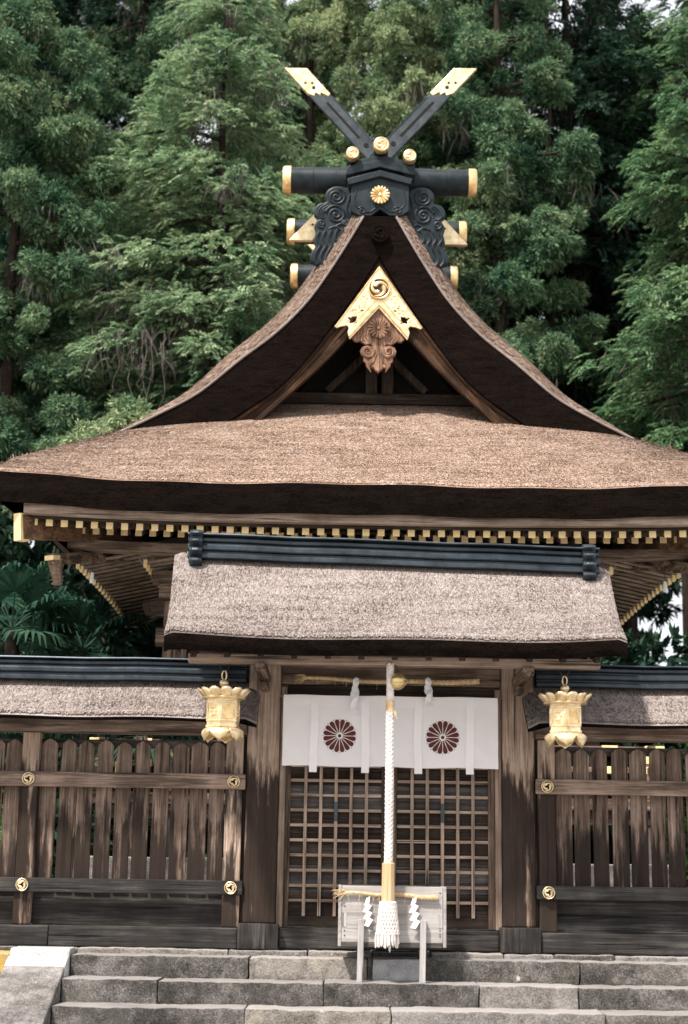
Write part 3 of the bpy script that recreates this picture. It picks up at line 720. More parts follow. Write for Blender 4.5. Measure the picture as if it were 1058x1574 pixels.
# ---------------------------------------------------------------- offering box
o = (.03, -.45, -.18); ox = thing('offering_box', o, 'pale wooden offering box on grey legs standing before the lattice doors', 'offering box')
box('front_board', M['pale_x'], ox, -.425, .435, -.665, -.635, .145, .610, .005, o)
box('bottom_rail', M['grey_x'], ox, -.425, .435, -.667, -.25, .105, .143, .005, o)
for x0, x1 in ((-.455, -.427), (.437, .465)):
    box('side_board', M['pale_y'], ox, x0, x1, -.668, -.24, .108, .612, .005, o)
for xa in (-.42, .395):
    box('corner_joint', M['leg'], ox, xa, xa + .036, -.6685, -.6655, .27, .385, .001, o)
box('rear_board', M['pale_x'], ox, -.425, .435, -.27, -.24, .145, .60, .005, o)
m = MB(o)
for i in range(9): m.box(-.42 + .095 * i, -.345 + .095 * i, -.63, -.275, .575, .590)
m.build('top_slats', M['pale_y'], ox, .003)
for xl in (-.292, .235):
    m = MB(o); m.bar((xl + .025, -.70, -.18), (xl + .033, -.695, .335), .05, .05, (0, 1, 0)); m.build('front_leg', M['leg'], ox, .004)
    box('rear_leg', M['grey_z'], ox, xl, xl + .05, -.33, -.285, .0, .104, .003, o)
m = MB(o)
for x, z in ((-.40, .20), (-.40, .24), (-.40, .56), (.41, .2), (.41, .25), (.41, .56), (.41, .22), (-.40, .44)): m.lathe([(.006, -.670), (.005, -.6645)], 8, (x, 0, z), 'y')
m.build('nail_heads', M['iron'], ox)
straw('straw_rope', (-.405, -.69, .548), (.385, -.69, .52), .016, -.004, 'straw cord tied across the front board of the offering box', 'straw cord', 22, (0, -.69, .53))
streamer(-.215, -.70, .505, .062, 'zigzag white paper streamer on the offering box left of the tassel', False)
streamer(.18, -.70, .515, .068, 'zigzag white paper streamer on the offering box right of the tassel', False)

# ---------------------------------------------------------------- hanging lanterns
def lantern(x, y, label):
    z0 = 1.81; o = (x, y, z0); L = thing('hanging_lantern', o, label, 'lantern', 'gilt lanterns under the gate eaves'); ph = .42
    G = M['gold_pale']
    def hexp(prof, name, bev=.003, mt=G):
        m = MB((0, 0, 0)); m.lathe([(r, z - z0) for r, z in prof], 6, (0, 0, 0), ph=ph); return m.build(name, mt, L, bev)
    hexp([(.140, 1.915), (.147, 1.93), (.150, 2.17), (.146, 2.185)], 'lantern_body')
    for z, r in ((1.935, .158), (1.985, .154), (2.145, .156), (2.182, .160)):
        hexp([(r - .008, z - .011), (r, z - .007), (r, z + .007), (r - .008, z + .011)], 'body_moulding')
    for k in range(6):
        a = ph + math.pi / 3 * (k + .5); nx, ny = math.cos(a), math.sin(a); ap = .1495 * math.cos(math.pi / 6)
        for sgn in (-1, 1):
            px_, py_ = nx * ap - ny * .066 * sgn, ny * ap + nx * .066 * sgn
            MB().bar((px_, py_, 1.995 - z0), (px_, py_, 2.135 - z0), .012, .012, (nx, ny, 0)).build('panel_frame', G, L, .002)
    for k in range(6):
        a = ph + math.pi / 3 * (k + .5); nx, ny = math.cos(a), math.sin(a); ap = .1495 * math.cos(math.pi / 6) + .001
        m = MB()
        if k % 2:
            for i in range(6):
                t = 2 * math.pi * i / 6; q = .026
                m.ball((nx * ap - ny * q * math.cos(t), ny * ap + nx * q * math.cos(t), 2.065 + q * math.sin(t) * 1.4 - z0), .010, 4)
            m.build('pierced_flower', M['gold'], L, smooth=True)
        else:
            m.bar((nx * ap, ny * ap, 2.0 - z0), (nx * ap, ny * ap, 2.13 - z0), .085, .004, (nx, ny, 0)); m.build('panel', M['gold'], L)
    m = MB(); n = 12                                                  # crown of upturned petals
    for k in range(n):
        a0 = 2 * math.pi * k / n + .2
        def pet(u, v):
            wd = (.060 * math.sqrt(max(.02, 1 - (max(0, v - .5) / .5) ** 2.2))) * (.75 + .5 * min(v, .5)); r = .165 + .062 * v + .012 * v * v - .012 * (2 * u - 1) ** 2; z = 2.185 + .085 * v ** 1.25 - .012 * (1 - (2 * u - 1) ** 2)
            a = a0 + (2 * u - 1) * wd / r; return (r * math.cos(a), r * math.sin(a), z - z0)
        m.grid(pet, 6, 7)
    ob = m.build('petal_crown', G, L, smooth=True); sdm = ob.modifiers.new('thickness', 'SOLIDIFY'); sdm.thickness = .004
    m = MB(); m.lathe([(.175, 2.19 - z0), (.15, 2.215 - z0), (.09, 2.245 - z0), (.04, 2.262 - z0), (.024, 2.27 - z0), (.024, 2.285 - z0)], 24); m.lathe([(.185, 2.176 - z0), (.19, 2.184 - z0), (.182, 2.192 - z0), (.15, 2.19 - z0)], 24)
    m.build('lantern_roof', G, L, smooth=True)
    m = MB(); m.ball((0, 0, 2.315 - z0), .040, 8, (1, 1, .85)); m.build('finial', G, L, smooth=True)
    m = MB(); m.tube([(.020 * math.cos(t), 0, 2.385 - z0 + .04 * math.sin(t)) for t in np.linspace(0, 6.283, 21)], .006, 6); m.build('ring', G, L, smooth=True)
    m = MB()                                                          # flared skirt with six curled feet
    for k in range(6):
        a0 = ph + math.pi / 3 * k
        def ft(u, v):
            s_ = (2 * u - 1); half = math.pi / 6
            r = .145 + .035 * v + .018 * math.sin(v * math.pi) - .014 * max(0, v - .7) / .3; z = 1.925 - .05 * v - (.065 * v * v if True else 0) * max(0, 1 - abs(s_) ** 1.5) - .01 * v * (math.cos(s_ * math.pi * 3) * .5)
            return (r * math.cos(a0 + s_ * half), r * math.sin(a0 + s_ * half), z - z0)
        m.grid(ft, 12, 8)
    ob = m.build('flared_skirt', G, L, smooth=True); sdm = ob.modifiers.new('thickness', 'SOLIDIFY'); sdm.thickness = .004
    m = MB()
    hx = .045
    m.tube([(-hx, 0, 2.60 - z0), (-hx, 0, 2.50 - z0), (-hx * .85, 0, 2.455 - z0), (-hx * .4, 0, 2.43 - z0), (.0, 0, 2.425 - z0), (hx * .6, 0, 2.44 - z0), (hx * .9, 0, 2.47 - z0), (hx, 0, 2.54 - z0)], .005, 6)
    m.build('hook_wire', M['iron'], L, smooth=True)
    return L
lantern(-1.485, -.72, 'gilt hexagonal lantern hanging before the left fence roof')
lantern(1.495, -.72, 'gilt hexagonal lantern hanging before the right fence roof')
# ---------------------------------------------------------------- main hall
HO = (0, 7.5, 0)
ha = thing('shrine_hall', HO, 'large shrine hall with curved bark gable roof, gilt fittings and crossed finials', 'shrine hall')
def hbox(name, mt, *r, bevel=.006, parent=ha): return box(name, mt, parent, *r, bevel, HO)
def HS(u, v):
    k = 2 * u - 1; ak = np.abs(k); t = 1 - v
    s_ = np.clip((t - .25) / .55, 0, 1.3); X = 4.73 - .98 * (s_ ** 1.1)
    x = k * X; y = 4.1 + 4.0 * t + .05 * (1 - ak ** 3) * v * 0
    z = 5.325 + 2.22 * (.88 * t + .12 * t * t) + .11 * ak ** 3 * v - .30 * ak ** 4 * np.clip(t, 0, 1) - .025 * np.clip((v - .965) / .035, 0, 1) ** 2
    z = z + .014 * np.sin(x * 1.3 + 2) * v + .008 * np.sin(x * 4.3) * v
    return np.stack([x, y, z], -1)
V, Q = shingles(HS, 620, 190, .052, .0130, .0052, 5, (80, 30), 1.0, .99); V -= np.array(HO)
npmesh('front_roof_slope', V, M['bark'], ha, Q)
def sideS(sx):
    def f(u, v):
        y = 4.1 + 7.4 * u; t = np.clip((y - 4.1) / 4.0, 0, 1); s_ = np.clip((t - .25) / .55, 0, 1.0)
        xi = 4.73 - .98 * s_ ** 1.1; zi = 5.325 + 2.22 * (.88 * t + .12 * t * t) + .11 * (1 - t) - .30 * np.clip(t, 0, 1); zi = np.minimum(zi, 6.93)
        xo = 4.73 - .33 * np.sin(np.clip(u * 1.6, 0, 1) * 1.57) + .005; zo = 5.405 - .05 * np.sin(u * 3.14)
        return np.stack([sx * (xi + (xo - xi) * v), y, zi + (zo - zi) * v - .12 * np.sin(v * 3.14) * np.clip(t, 0, 1)], -1)
    return f
for sx in (-1, 1):
    f = sideS(sx); V, Q = shingles(f, 90, 26, .09, .028, .013, 21 + sx, (30, 8)); V -= np.array(HO); npmesh('side_roof_slope', V, M['bark'], ha, Q)
m = MB(HO); edge_strip(m, HS, (0, .16, -1), .365, 90, False)
for sx in (-1, 1):
    f = sideS(sx)
    m.grid(lambda a, b: tuple(pt(f, a, 1) + Vector((-sx * .06 * b, .06 * b, -.355 * b))), 40, 3)
m.build('roof_eave_edge', M['bark_edge'], ha, smooth=True)
m = MB(HO)
m.grid(lambda a, b: (-4.66 + 9.32 * a, 4.16 + 2.6 * b, 4.985 + .11 * abs(2 * a - 1) ** 3 * (1 - b) + .72 * b), 40, 4)
for sx in (-1, 1): m.grid(lambda a, b: (sx * (4.33 - 1.6 * b), 4.5 + 6.95 * a, 4.93 + .42 * b), 10, 3)
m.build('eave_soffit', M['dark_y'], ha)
# eave boards and purlins
def curved_beam(name, mt, y0, y1, z0, z1, X, lift, n=24):
    m = MB(HO); V = []
    for i in range(n + 1):
        k = -1 + 2 * i / n; dz = lift * abs(k) ** 3
        V += [(k * X, y0, z0 + dz), (k * X, y1, z0 + dz), (k * X, y1, z1 + dz), (k * X, y0, z1 + dz)]
    F = [(i * 4 + j, i * 4 + (j + 1) % 4, (i + 1) * 4 + (j + 1) % 4, (i + 1) * 4 + j) for i in range(n) for j in range(4)] + [(0, 1, 2, 3), (n * 4, n * 4 + 1, n * 4 + 2, n * 4 + 3)]
    m.add(V, F); return m.build(name, mt, ha, .006)
curved_beam('eave_board', M['lat_x'], 4.22, 4.36, 4.85, 4.98, 4.37, .07)
curved_beam('eave_board', M['dark_x'], 4.33, 4.46, 4.825, 4.844, 4.35, .07)
curved_beam('eave_board', M['dark_x'], 5.14, 5.24, 4.925, 5.0, 4.2, .05)
curved_beam('eave_purlin', M['rail'], 5.36, 5.56, 4.66, 4.79, 4.02, .05)
curved_beam('eave_purlin', M['rail'], 6.10, 6.30, 4.80, 4.96, 3.7, .03)
def rafters(name, y, z, n, X, ln, sl_, lift):
    first = None
    for i in range(n):
        k = -1 + 2 * i / (n - 1)
        if first is None:
            a = MB((0, 7.5, 0)).bar((0, y + .012, z), (0, y + ln, z + ln * sl_), .078, .08).build(name, M['wood_y'], ha, .004)
            b = MB((0, 7.5, 0)).box(-.0425, .0425, y - .004, y + .0115, z - .0435, z + .0435).build('gold_cap', M['gold_leaf'], a, .003); first = (a, b)
        else:
            a = first[0].copy(); COL.objects.link(a); a.parent = ha; b = first[1].copy(); COL.objects.link(b); b.parent = a
        a.location = (k * X, 0, lift * abs(k) ** 3)
rafters('flying_rafter', 4.42, 4.783, 47, 4.27, 1.5, .24, .07)
rafters('base_rafter', 5.12, 4.865, 47, 4.16, 1.3, .25, .05)
for sx in (-1, 1):
    fr = None
    for i in range(19):
        y = 5.75 + i * .278; zz = 4.575 + .04 * math.sin(i / 18 * 3.1)
        for nm, xo, xi, z0, rs in (('side_flying_rafter', 3.93, 2.9, 0, .22), ('side_base_rafter', 3.05, 2.5, .03, .2)):
            m = MB(HO).bar((sx * (xo - .012), y, zz + z0), (sx * xi, y, zz + z0 + (xo - xi) * rs), .085, .026)
            a = m.build(nm, M['lat_x'], ha, .003)
            m = MB(HO); q = sorted((sx * (xo + .02), sx * (xo - .03))); m.box(q[0], q[1], y - .05, y + .05, zz + z0 - .055, zz + z0 + .045); m.build('gold_cap', M['gold_leaf'], a, .003)
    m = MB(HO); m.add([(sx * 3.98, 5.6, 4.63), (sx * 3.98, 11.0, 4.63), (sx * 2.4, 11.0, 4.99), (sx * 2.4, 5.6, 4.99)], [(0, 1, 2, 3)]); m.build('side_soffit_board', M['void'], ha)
    m = MB(HO); m.grid(lambda a, b: (sx * (4.36 - .40 * b), 5.2 + 6.0 * a, 4.97 - .33 * b), 8, 1); m.build('side_eave_board', M['dark_y'], ha)
    m = MB(HO); m.bar((sx * 4.05, 11.05, 4.54), (sx * 3.2, 10.3, 4.78), .12, .16); m.build('corner_rafter', M['wood_y'], ha, .006)
    m = MB(HO); m.bar((sx * 4.07, 11.0, 4.535), (sx * 3.93, 10.9, 4.57), .17, .2); m.build('gold_sleeve', M['gold_leaf'], ha, .008)
    # front corner hip rafters
    m = MB(HO); m.bar((sx * 4.42, 4.30, 4.755), (sx * 3.2, 6.1, 5.1), .13, .30); m.build('corner_rafter', M['warm_y'], ha, .006)
    m = MB(HO); m.bar((sx * 4.445, 4.262, 4.75), (sx * 4.36, 4.40, 4.765), .115, .34); m.build('gold_sleeve', M['gold_leaf'], ha, .008)
    c0 = Vector((sx * 4.15, 5.0, 4.50)); m = MB(HO); m.bar(c0, (sx * 3.3, 6.2, 4.78), .12, .14); m.build('corner_rafter', M['wood_y'], ha, .006)
    m = MB(HO); m.bar(c0 + Vector((-sx * -.02, -.03, .01)), c0 + Vector((-sx * .05, .08, .03)), .15, .06); m.build('gold_sleeve', M['gold_leaf'], ha, .006)
    m = MB(HO)                                                        # carved drooping nose under the corner
    ps = [(sx * 4.10, 5.12, 4.45), (sx * 4.09, 5.10, 4.36), (sx * 4.07, 5.09, 4.27), (sx * 4.06, 5.10, 4.19)]
    m.tube(ps, [.10, .075, .06, .055], 8)
    for i in range(5): m.lathe([(.062, -.012), (.075, 0), (.062, .012)], 10, (sx * (4.075 + .003 * i), 5.095, 4.20 + .05 * i))
    m.build('carved_nose', M['wood_z'], ha, smooth=True)
    m = MB(HO); m.tube([(sx * 3.70, 5.5, 4.66), (sx * 3.70, 5.5, 4.43)], .004, 4); m.build('wind_bell_cord', M['iron'], ha)
    m = MB(HO); m.lathe([(.012, .14), (.022, .12), (.028, 0), (.02, 0)], 10, (sx * 3.70, 5.5, 4.29)); m.build('wind_bell', M['paper'], ha, smooth=True)
    # cloud shaped beam noses
    for nm, px, py, Y, s_, mt in (('cloud_beam_nose', 241, 933, 9.5, 1.0, 'lat_x'), ('cloud_beam_nose', 234, 858, 6.2, .8, 'lat_x')):
        cx, cz = xz(px, py, Y); cx = cx if sx < 0 else -cx
        lobes = [(-.20, .0), (-.17, .10), (-.07, .15), (.03, .16), (.12, .12), (.30, .12), (.30, -.12), (.05, -.13), (-.05, -.17), (-.13, -.12)]
        lp = smooth_loop([(cx + (q if sx < 0 else -q) * s_, cz + h * s_) for q, h in lobes], 4)
        if sx > 0: lp = lp[::-1]
        nz = plate(nm, [lp], Y - .06, Y + .06, M[mt], ha, .015, HO)
        m = MB(HO); m.tube(spiral(cx + (-.03 if sx < 0 else .03) * s_, cz, Y - .062, .02 * s_, .11 * s_, 1.6, 0, -sx), .014 * s_, 6)
        m.tube([(a, Y - .058, b) for a, b in lp] + [(lp[0][0], Y - .058, lp[0][1])], .016 * s_, 5); m.build('carved_scroll', M['pale_x'], nz, smooth=True)
    hbox('bracket_block', M['rail'], *sorted((sx * 3.0, sx * 2.45)), 6.0, 6.4, 4.42, 4.56)
    hbox('bracket_block', M['wood_x'], *sorted((sx * 2.9, sx * 2.55)), 6.1, 6.5, 4.22, 4.415)
    for y in (6.5, 8.6, 10.6):
        m = MB(HO); m.lathe([(.17, 1.7), (.17, 4.7)], 16, (sx * 2.7, y, 0)); m.build('column', M['wood_z'], ha, smooth=True)
# body, veranda, podium
hbox('hall_wall', M['dark_z'], -2.62, 2.62, 6.45, 11.0, 1.66, 5.3)
hbox('tie_beam', M['wood_x'], -2.95, 2.95, 6.33, 6.447, 3.6, 3.85); hbox('tie_beam', M['wood_x'], -2.95, 2.95, 6.335, 6.447, 2.3, 2.5)
hbox('rear_wall', M['dark_z'], -3.3, 3.3, 11.3, 14.2, 1.0, 6.6)
hbox('veranda_floor', M['wood_x'], -3.55, 3.55, 5.3, 11.2, 1.50, 1.64); hbox('veranda_beam', M['dark_x'], -3.5, 3.5, 5.36, 5.52, 1.32, 1.497)
rough('stone_podium', M['stone'], ha, -3.7, 3.7, 5.2, 11.4, -.05, .85, .008, .03, 77, HO)
for i in range(9):
    x = -3.4 + i * .85; hbox('veranda_post', M['grey_z'], x - .07, x + .07, 5.38, 5.52, .84, 1.318)
for sx in (-1, 1):
    for z, e in ((2.26, .18), (2.0, .1), (1.78, .0)):
        m = MB(HO); a, b = sorted((sx * (3.42 + e), sx * .95)); m.box(a, b, 5.38, 5.46, z - .035, z + .035); m.box(*sorted((sx * 3.38, sx * 3.46)), 5.38 - e, 5.377, z - .036, z + .036); rl = m.build('railing', M['wood_x'], ha, .006)
        m = MB(HO); m.box(*sorted((sx * (3.42 + e + .006), sx * (3.42 + e - .24))), 5.372, 5.468, z - .043, z + .043); m.build('gold_cap', M['gold_leaf'], rl, .004); m = MB(HO)
        m.box(*sorted((sx * 3.02, sx * 2.82)), 5.371, 5.469, z - .044, z + .044); m.build('gold_cap', M['gold_leaf'], rl, .004)
    for x in (3.42, 2.6, 1.8, 1.0):
        m = MB(HO); m.box(sx * x - .045, sx * x + .045, 5.375, 5.465, 1.65, 2.215); p_ = m.build('railing_post', M['wood_z'], ha, .006)
        m = MB(HO); m.box(sx * x - .051, sx * x + .051, 5.369, 5.471, 2.08, 2.18); m.build('gold_band', M['gold_leaf'], p_, .004)
    for i in range(3):
        m = MB(HO); m.tube([(sx * (2.25 + .5 * i), 5.35, 2.0), (sx * (2.25 + .5 * i), 5.35, 1.68)], .018, 6); m.build('gold_tassel', M['gold_leaf'], ha)

# ---------------------------------------------------------------- main gable
GY = 7.1
Opx = [(559, 332), (536, 370), (505, 418), (472, 463), (426, 509), (368, 553), (305, 603), (243, 636), (183, 664)]
Ipx = [(583, 391), (560, 428), (535, 465), (509, 499), (480, 537), (449, 573), (413, 604), (370, 632), (315, 668)]
Lpx = [(581, 470), (556, 496), (532, 520), (506, 547), (480, 572), (440, 608), (405, 640), (380, 664), (330, 700)]
def dense(px, Y): return np.array(smooth_loop([xz(a, b, Y) for a, b in px], 6, False))
Oc, Ic, Lc = dense(Opx, GY), dense(Ipx, GY), dense(Lpx, 7.2)
Oc[:, 0] += .0; Ic[:, 0] -= Ic[0, 0]; Lc[:, 0] -= Lc[0, 0]
tg = np.gradient(Oc, axis=0); tg /= np.linalg.norm(tg, axis=1)[:, None]; nr = np.stack([tg[:, 1], -tg[:, 0]], 1)
nr *= np.sign(nr[:, 1:2]); S01 = np.linspace(0, 1, len(Oc))
offs = 1 - .72 * np.clip((S01 - .55) / .45, 0, 1) ** 1.5
PY, PO = [7.1, 7.13, 7.25, 7.5, 7.9, 8.4, 14.2, 14.6], [0, .065, .19, .30, .36, .40, .40, .2]
def main_slope(sx):
    def f(u, v):
        y = np.where(u < .45, 7.1 + u / .45 * 1.3, 8.4 + (u - .45) / .55 * 6.2); o = np.interp(y, PY, PO)
        x = np.interp(v, S01, Oc[:, 0]); z = np.interp(v, S01, Oc[:, 1]); a = np.interp(v, S01, nr[:, 0]); b = np.interp(v, S01, nr[:, 1]); k = np.interp(v, S01, offs) * o
        return np.stack([-sx * (x + a * k), y, z + b * k], -1)
    return f
for sx in (-1, 1):
    f = main_slope(sx); V, Q = shingles(f, 190, 160, .050, .014, .005, 31 + sx, (24, 48)); V -= np.array(HO); npmesh('gable_roof_slope', V, M['bark_verge'], ha, Q)
    m = MB(HO); n = len(Oc)
    V = [(-sx * Oc[i, 0] + (-sx) * (Ic[i, 0] - Oc[i, 0]) * t, GY + .07 * t + .012 * math.sin(t * 3.14) * -1, Oc[i, 1] + (Ic[i, 1] - Oc[i, 1]) * t) for i in range(n) for t in (0, .25, .5, .75, 1)]
    F = [(i * 5 + j, i * 5 + j + 1, (i + 1) * 5 + j + 1, (i + 1) * 5 + j) for i in range(n - 1) for j in range(4)]
    b = len(V); V += [(-sx * Ic[i, 0], y, Ic[i, 1]) for i in range(n) for y in (GY + .07, 8.3)]
    F += [(b + i * 2, b + i * 2 + 1, b + i * 2 + 3, b + i * 2 + 2) for i in range(n - 1)]
    m.add(V, F); m.build('gable_roof_edge', M['bark_edge'], ha, smooth=True)
    m = MB(HO); m.tube([(-sx * p[0], GY - .005, p[1] - .008) for p in Oc], .017, 6); m.build('verge_trim', M['bark_grey'], ha)
    # barge board, two planes
    V = []
    for i in range(n):
        for t in (-.08, .62, .64, 1.0): V.append((-sx * (Ic[i, 0] + (Lc[i, 0] - Ic[i, 0]) * t), 7.215 if t > .63 else 7.245, Ic[i, 1] + (Lc[i, 1] - Ic[i, 1]) * t))
    F = [(i * 4 + j, i * 4 + j + 1, (i + 1) * 4 + j + 1, (i + 1) * 4 + j) for i in range(n - 1) for j in range(3)]
    b = len(V); V += [(-sx * Lc[i, 0], y, Lc[i, 1]) for i in range(n) for y in (7.215, 7.33)]
    F += [(b + i * 2, b + i * 2 + 1, b + i * 2 + 3, b + i * 2 + 2) for i in range(n - 1)]
    m = MB(HO); m.add(V, F); m.build('barge_board', M['barge_left' if sx < 0 else 'barge_right'], ha)
    m = MB(HO); m.tube([(-sx * (Ic[i, 0] + (Lc[i, 0] - Ic[i, 0]) * .12), 7.235, Ic[i, 1] + (Lc[i, 1] - Ic[i, 1]) * .12) for i in range(n)], .028, 6); m.build('barge_moulding', M['barge_left' if sx < 0 else 'barge_right'], ha, smooth=True)
m = MB(HO); m.add([(-abs(Oc[0, 0]), GY, Oc[0, 1]), (abs(Oc[0, 0]), GY, Oc[0, 1]), (0, GY + .07, Ic[0, 1])], [(0, 1, 2)])
m.grid(lambda a, b: (-.36 + .72 * a, GY + .001 + (14.6 - GY) * b, Oc[0, 1] + .10 * min(1, b * 20)), 2, 24); m.build('gable_roof_peak', M['bark_edge'], ha)
cx, cz = 0, xz(583, 360, 7.06)[1]
m = MB(HO); disc(m, 0, cz, 7.035, 7.11, .135); tomoe(m, 0, cz, 7.035, .13); m.build('peak_medallion', M['bark_edge'], ha, smooth=True)
# gable recess: near-black wall and dark timbers, its shade put into their colour
gw = sorted([(float(-x), float(z)) for x, z in Ic[::3]]); gw = gw + [(-x, z) for x, z in reversed(gw[:-1])] if abs(gw[-1][0]) < 1e-3 else gw + [(-x, z) for x, z in reversed(gw)]
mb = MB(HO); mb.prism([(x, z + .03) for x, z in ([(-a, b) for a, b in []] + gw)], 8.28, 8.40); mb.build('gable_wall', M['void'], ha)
b0, b1 = xz(583, 622, 8.0)[1], xz(583, 606, 8.0)[1]
hbox('gable_beam', M['dark_x'], -1.5, 1.5, 7.96, 8.12, b0, b1)
for x in (-.165, .075): hbox('gable_post', M['dark_z'], x, x + .17, 8.0, 8.12, b1 + .002, b1 + .75)
for sx in (-1, 1):
    a = xz(655, 604, 8.02); c = xz(600, 548, 8.02); m = MB(HO); m.bar((sx * a[0], 8.05, a[1]), (sx * c[0] * .9, 8.05, c[1]), .1, .15, (0, 1, 0)); m.build('gable_strut', M['dark_z'], ha, .006)

# gilt chevron with crest
def Z7(a, b, Y): return xz(480 + a / 4.809, 400 + b / 4.809, Y)
def sym(pts):                                                        # mirror the left half of an outline about x = 0
    return pts + [(-x, z) for x, z in reversed(pts) if abs(x) > 1e-3]
YG = 7.14; x0 = Z7(485, 200, YG)[0]
def L7(l, Y=YG): return [(min(0, Z7(a, b, Y)[0] - x0), Z7(a, b, Y)[1]) for a, b in l]
out = L7([(485, 45), (320, 285), (155, 490), (172, 503), (205, 490), (248, 484), (262, 500), (252, 530), (258, 562), (268, 586), (485, 356)]); out[0] = (0, out[0][1]); out[-1] = (0, out[-1][1])
h1 = L7([(250, 425), (290, 418), (322, 415), (316, 445), (322, 470), (295, 462), (265, 470), (272, 445)]); h2 = L7([(335, 352), (352, 350), (360, 368), (376, 372), (360, 382), (345, 376)])
mir = lambda l: [(-x, z) for x, z in reversed(l)]
gf = plate('gilt_chevron', [sym(out), h1, mir(h1), h2, mir(h2)], YG - .015, YG + .02, M['gold_pale'], ha, .006, HO)
m = MB(HO)
for sx in (-1, 1):
    a, b = L7([(485, 325), (262, 565)]); m.bar((sx * a[0], YG - .02, a[1] + .0), (sx * b[0], YG - .02, b[1]), .02, .035, (0, 1, 0)); a, b = L7([(485, 275), (300, 470)]); m.tube([(sx * a[0], YG - .017, a[1]), (sx * b[0], YG - .017, b[1])], .007, 5)
    a, b = L7([(480, 60), (165, 488)]); m.tube([(sx * a[0], YG - .017, a[1]), (sx * b[0], YG - .017, b[1])], .010, 5)
    g = random.Random(3)
    for i in range(26):                                              # chased foliage relief
        t = g.random(); q = g.random(); A = np.array(L7([(430, 170)])[0]) * (1 - t) + np.array(L7([(205, 470)])[0]) * t; Bq = np.array(L7([(440, 280)])[0]) * (1 - t) + np.array(L7([(300, 430)])[0]) * t; p = A * (1 - q) + Bq * q
        m.ball((sx * p[0], YG - .015, p[1]), .020, 4, (1, .35, 1))
m.build('chevron_relief', M['gold'], gf, smooth=True)
cz = Z7(487, 215, YG)[1]; m = MB(HO); disc(m, 0, cz, YG - .03, YG - .0145, .150); m.build('crest_disc', M['iron'], gf)
m = MB(HO); tomoe(m, 0, cz, YG - .035, .165); m.build('swirl_crest', M['gold'], gf, smooth=True)
# carved wooden pendant
YP = 7.185
po = L7([(485, 352), (400, 430), (285, 580), (310, 604), (345, 600), (385, 628), (420, 622), (440, 640), (400, 632), (362, 642), (345, 672), (352, 700), (372, 715), (368, 745), (385, 760), (390, 785), (415, 798), (440, 795), (455, 815), (475, 828), (485, 842)], YP); po[0] = (0, po[0][1]); po[-1] = (0, po[-1][1])
pe = plate('carved_pendant', [sym(po)], YP - .02, YP + .05, M['pendant'] if 'pendant' in M else M['warm_z'], ha, .012, HO)
m = MB(HO)
for sx in (-1, 1):
    q = L7([(402, 680)], YP)[0]; m.tube(spiral(sx * q[0], q[1], YP - .028, .015, .088, 1.75, 1.2 if sx < 0 else 1.94, -sx * -1), [.016 + .010 * i / 40 for i in range(41)], 7)
    for k in range(6):
        a = L7([(470 - k * 8, 690 + k * 8), (440 - k * 10, 760 + k * 4), (395 + k * 6, 770 + k * 12)], YP); m.tube([(sx * p[0], YP - .024, p[1]) for p in a], [.010, .013, .006], 6)
    for k in range(5):
        a = L7([(420 - 22 * k, 480 + 24 * k), (400 - 20 * k, 560 + 10 * k), (430 - 24 * k, 600 + 2 * k)], YP); m.tube([(sx * p[0], YP - .022, p[1]) for p in a], [.006, .010, .006], 6)
m.build('carved_relief', M['pendant'] if 'pendant' in M else M['warm_z'], pe, smooth=True)
cz = Z7(487, 515, YP)[1]; m = MB(HO); disc(m, 0, cz, YP - .055, YP - .019, .13); chrys(m, 0, cz, YP - .06, .155, 16, .20); m.build('carved_flower', M['pendant'] if 'pendant' in M else M['warm_z'], pe, smooth=True)

# ---------------------------------------------------------------- ridge crown: block, cloud fins, logs, crossed finials
def Z1(a, b, Y): return xz(400 + a / 2.939, 80 + b / 2.939, Y)
xc = Z1(532, 650, 7.1)[0]
def L1(l, Y): return [(Z1(a, b, Y)[0] - xc, Z1(a, b, Y)[1]) for a, b in l]
BK = M['black']
on = plate('ridge_block', [L1([(402, 590), (400, 720), (440, 742), (490, 742), (532, 712), (575, 742), (625, 742), (663, 720), (662, 590), (532, 556)], 7.12)], 7.10, 7.45, BK, ha, .012, HO)
plate('block_moulding', [L1([(384, 578), (532, 540), (676, 578), (672, 606), (532, 568), (390, 606)], 7.1)], 7.04, 7.46, BK, on, .008, HO)
plate('block_moulding', [L1([(384, 520), (532, 492), (684, 522), (690, 562), (532, 524), (378, 560)], 7.1)], 7.06, 7.47, BK, on, .008, HO)
plate('block_crown', [L1([(402, 520), (440, 486), (500, 470), (565, 470), (630, 488), (668, 520), (532, 496)], 7.1)], 7.10, 7.48, BK, on, .008, HO)
m = MB(HO)
for a, b in (((410, 660), (450, 715)), ((655, 660), (612, 715))):
    p = L1([a, b], 7.09); m.tube(spiral(p[1][0], p[1][1], 7.095, .01, .06, 1.4), .012, 6)
m.tube([(x, 7.095, z) for x, z in smooth_loop(L1([(425, 620), (420, 690), (480, 722), (532, 695), (585, 722), (642, 690), (638, 620)], 7.095), 4, False)], .010, 6)
m.build('block_relief', BK, on, smooth=True)
p = L1([(530, 650)], 7.08)[0]; m = MB(HO); disc(m, 0, p[1], 7.05, 7.10, .12); chrys(m, 0, p[1], 7.045, .145, 16, .24); m.build('gilt_flower_crest', M['gold'], on, smooth=True)
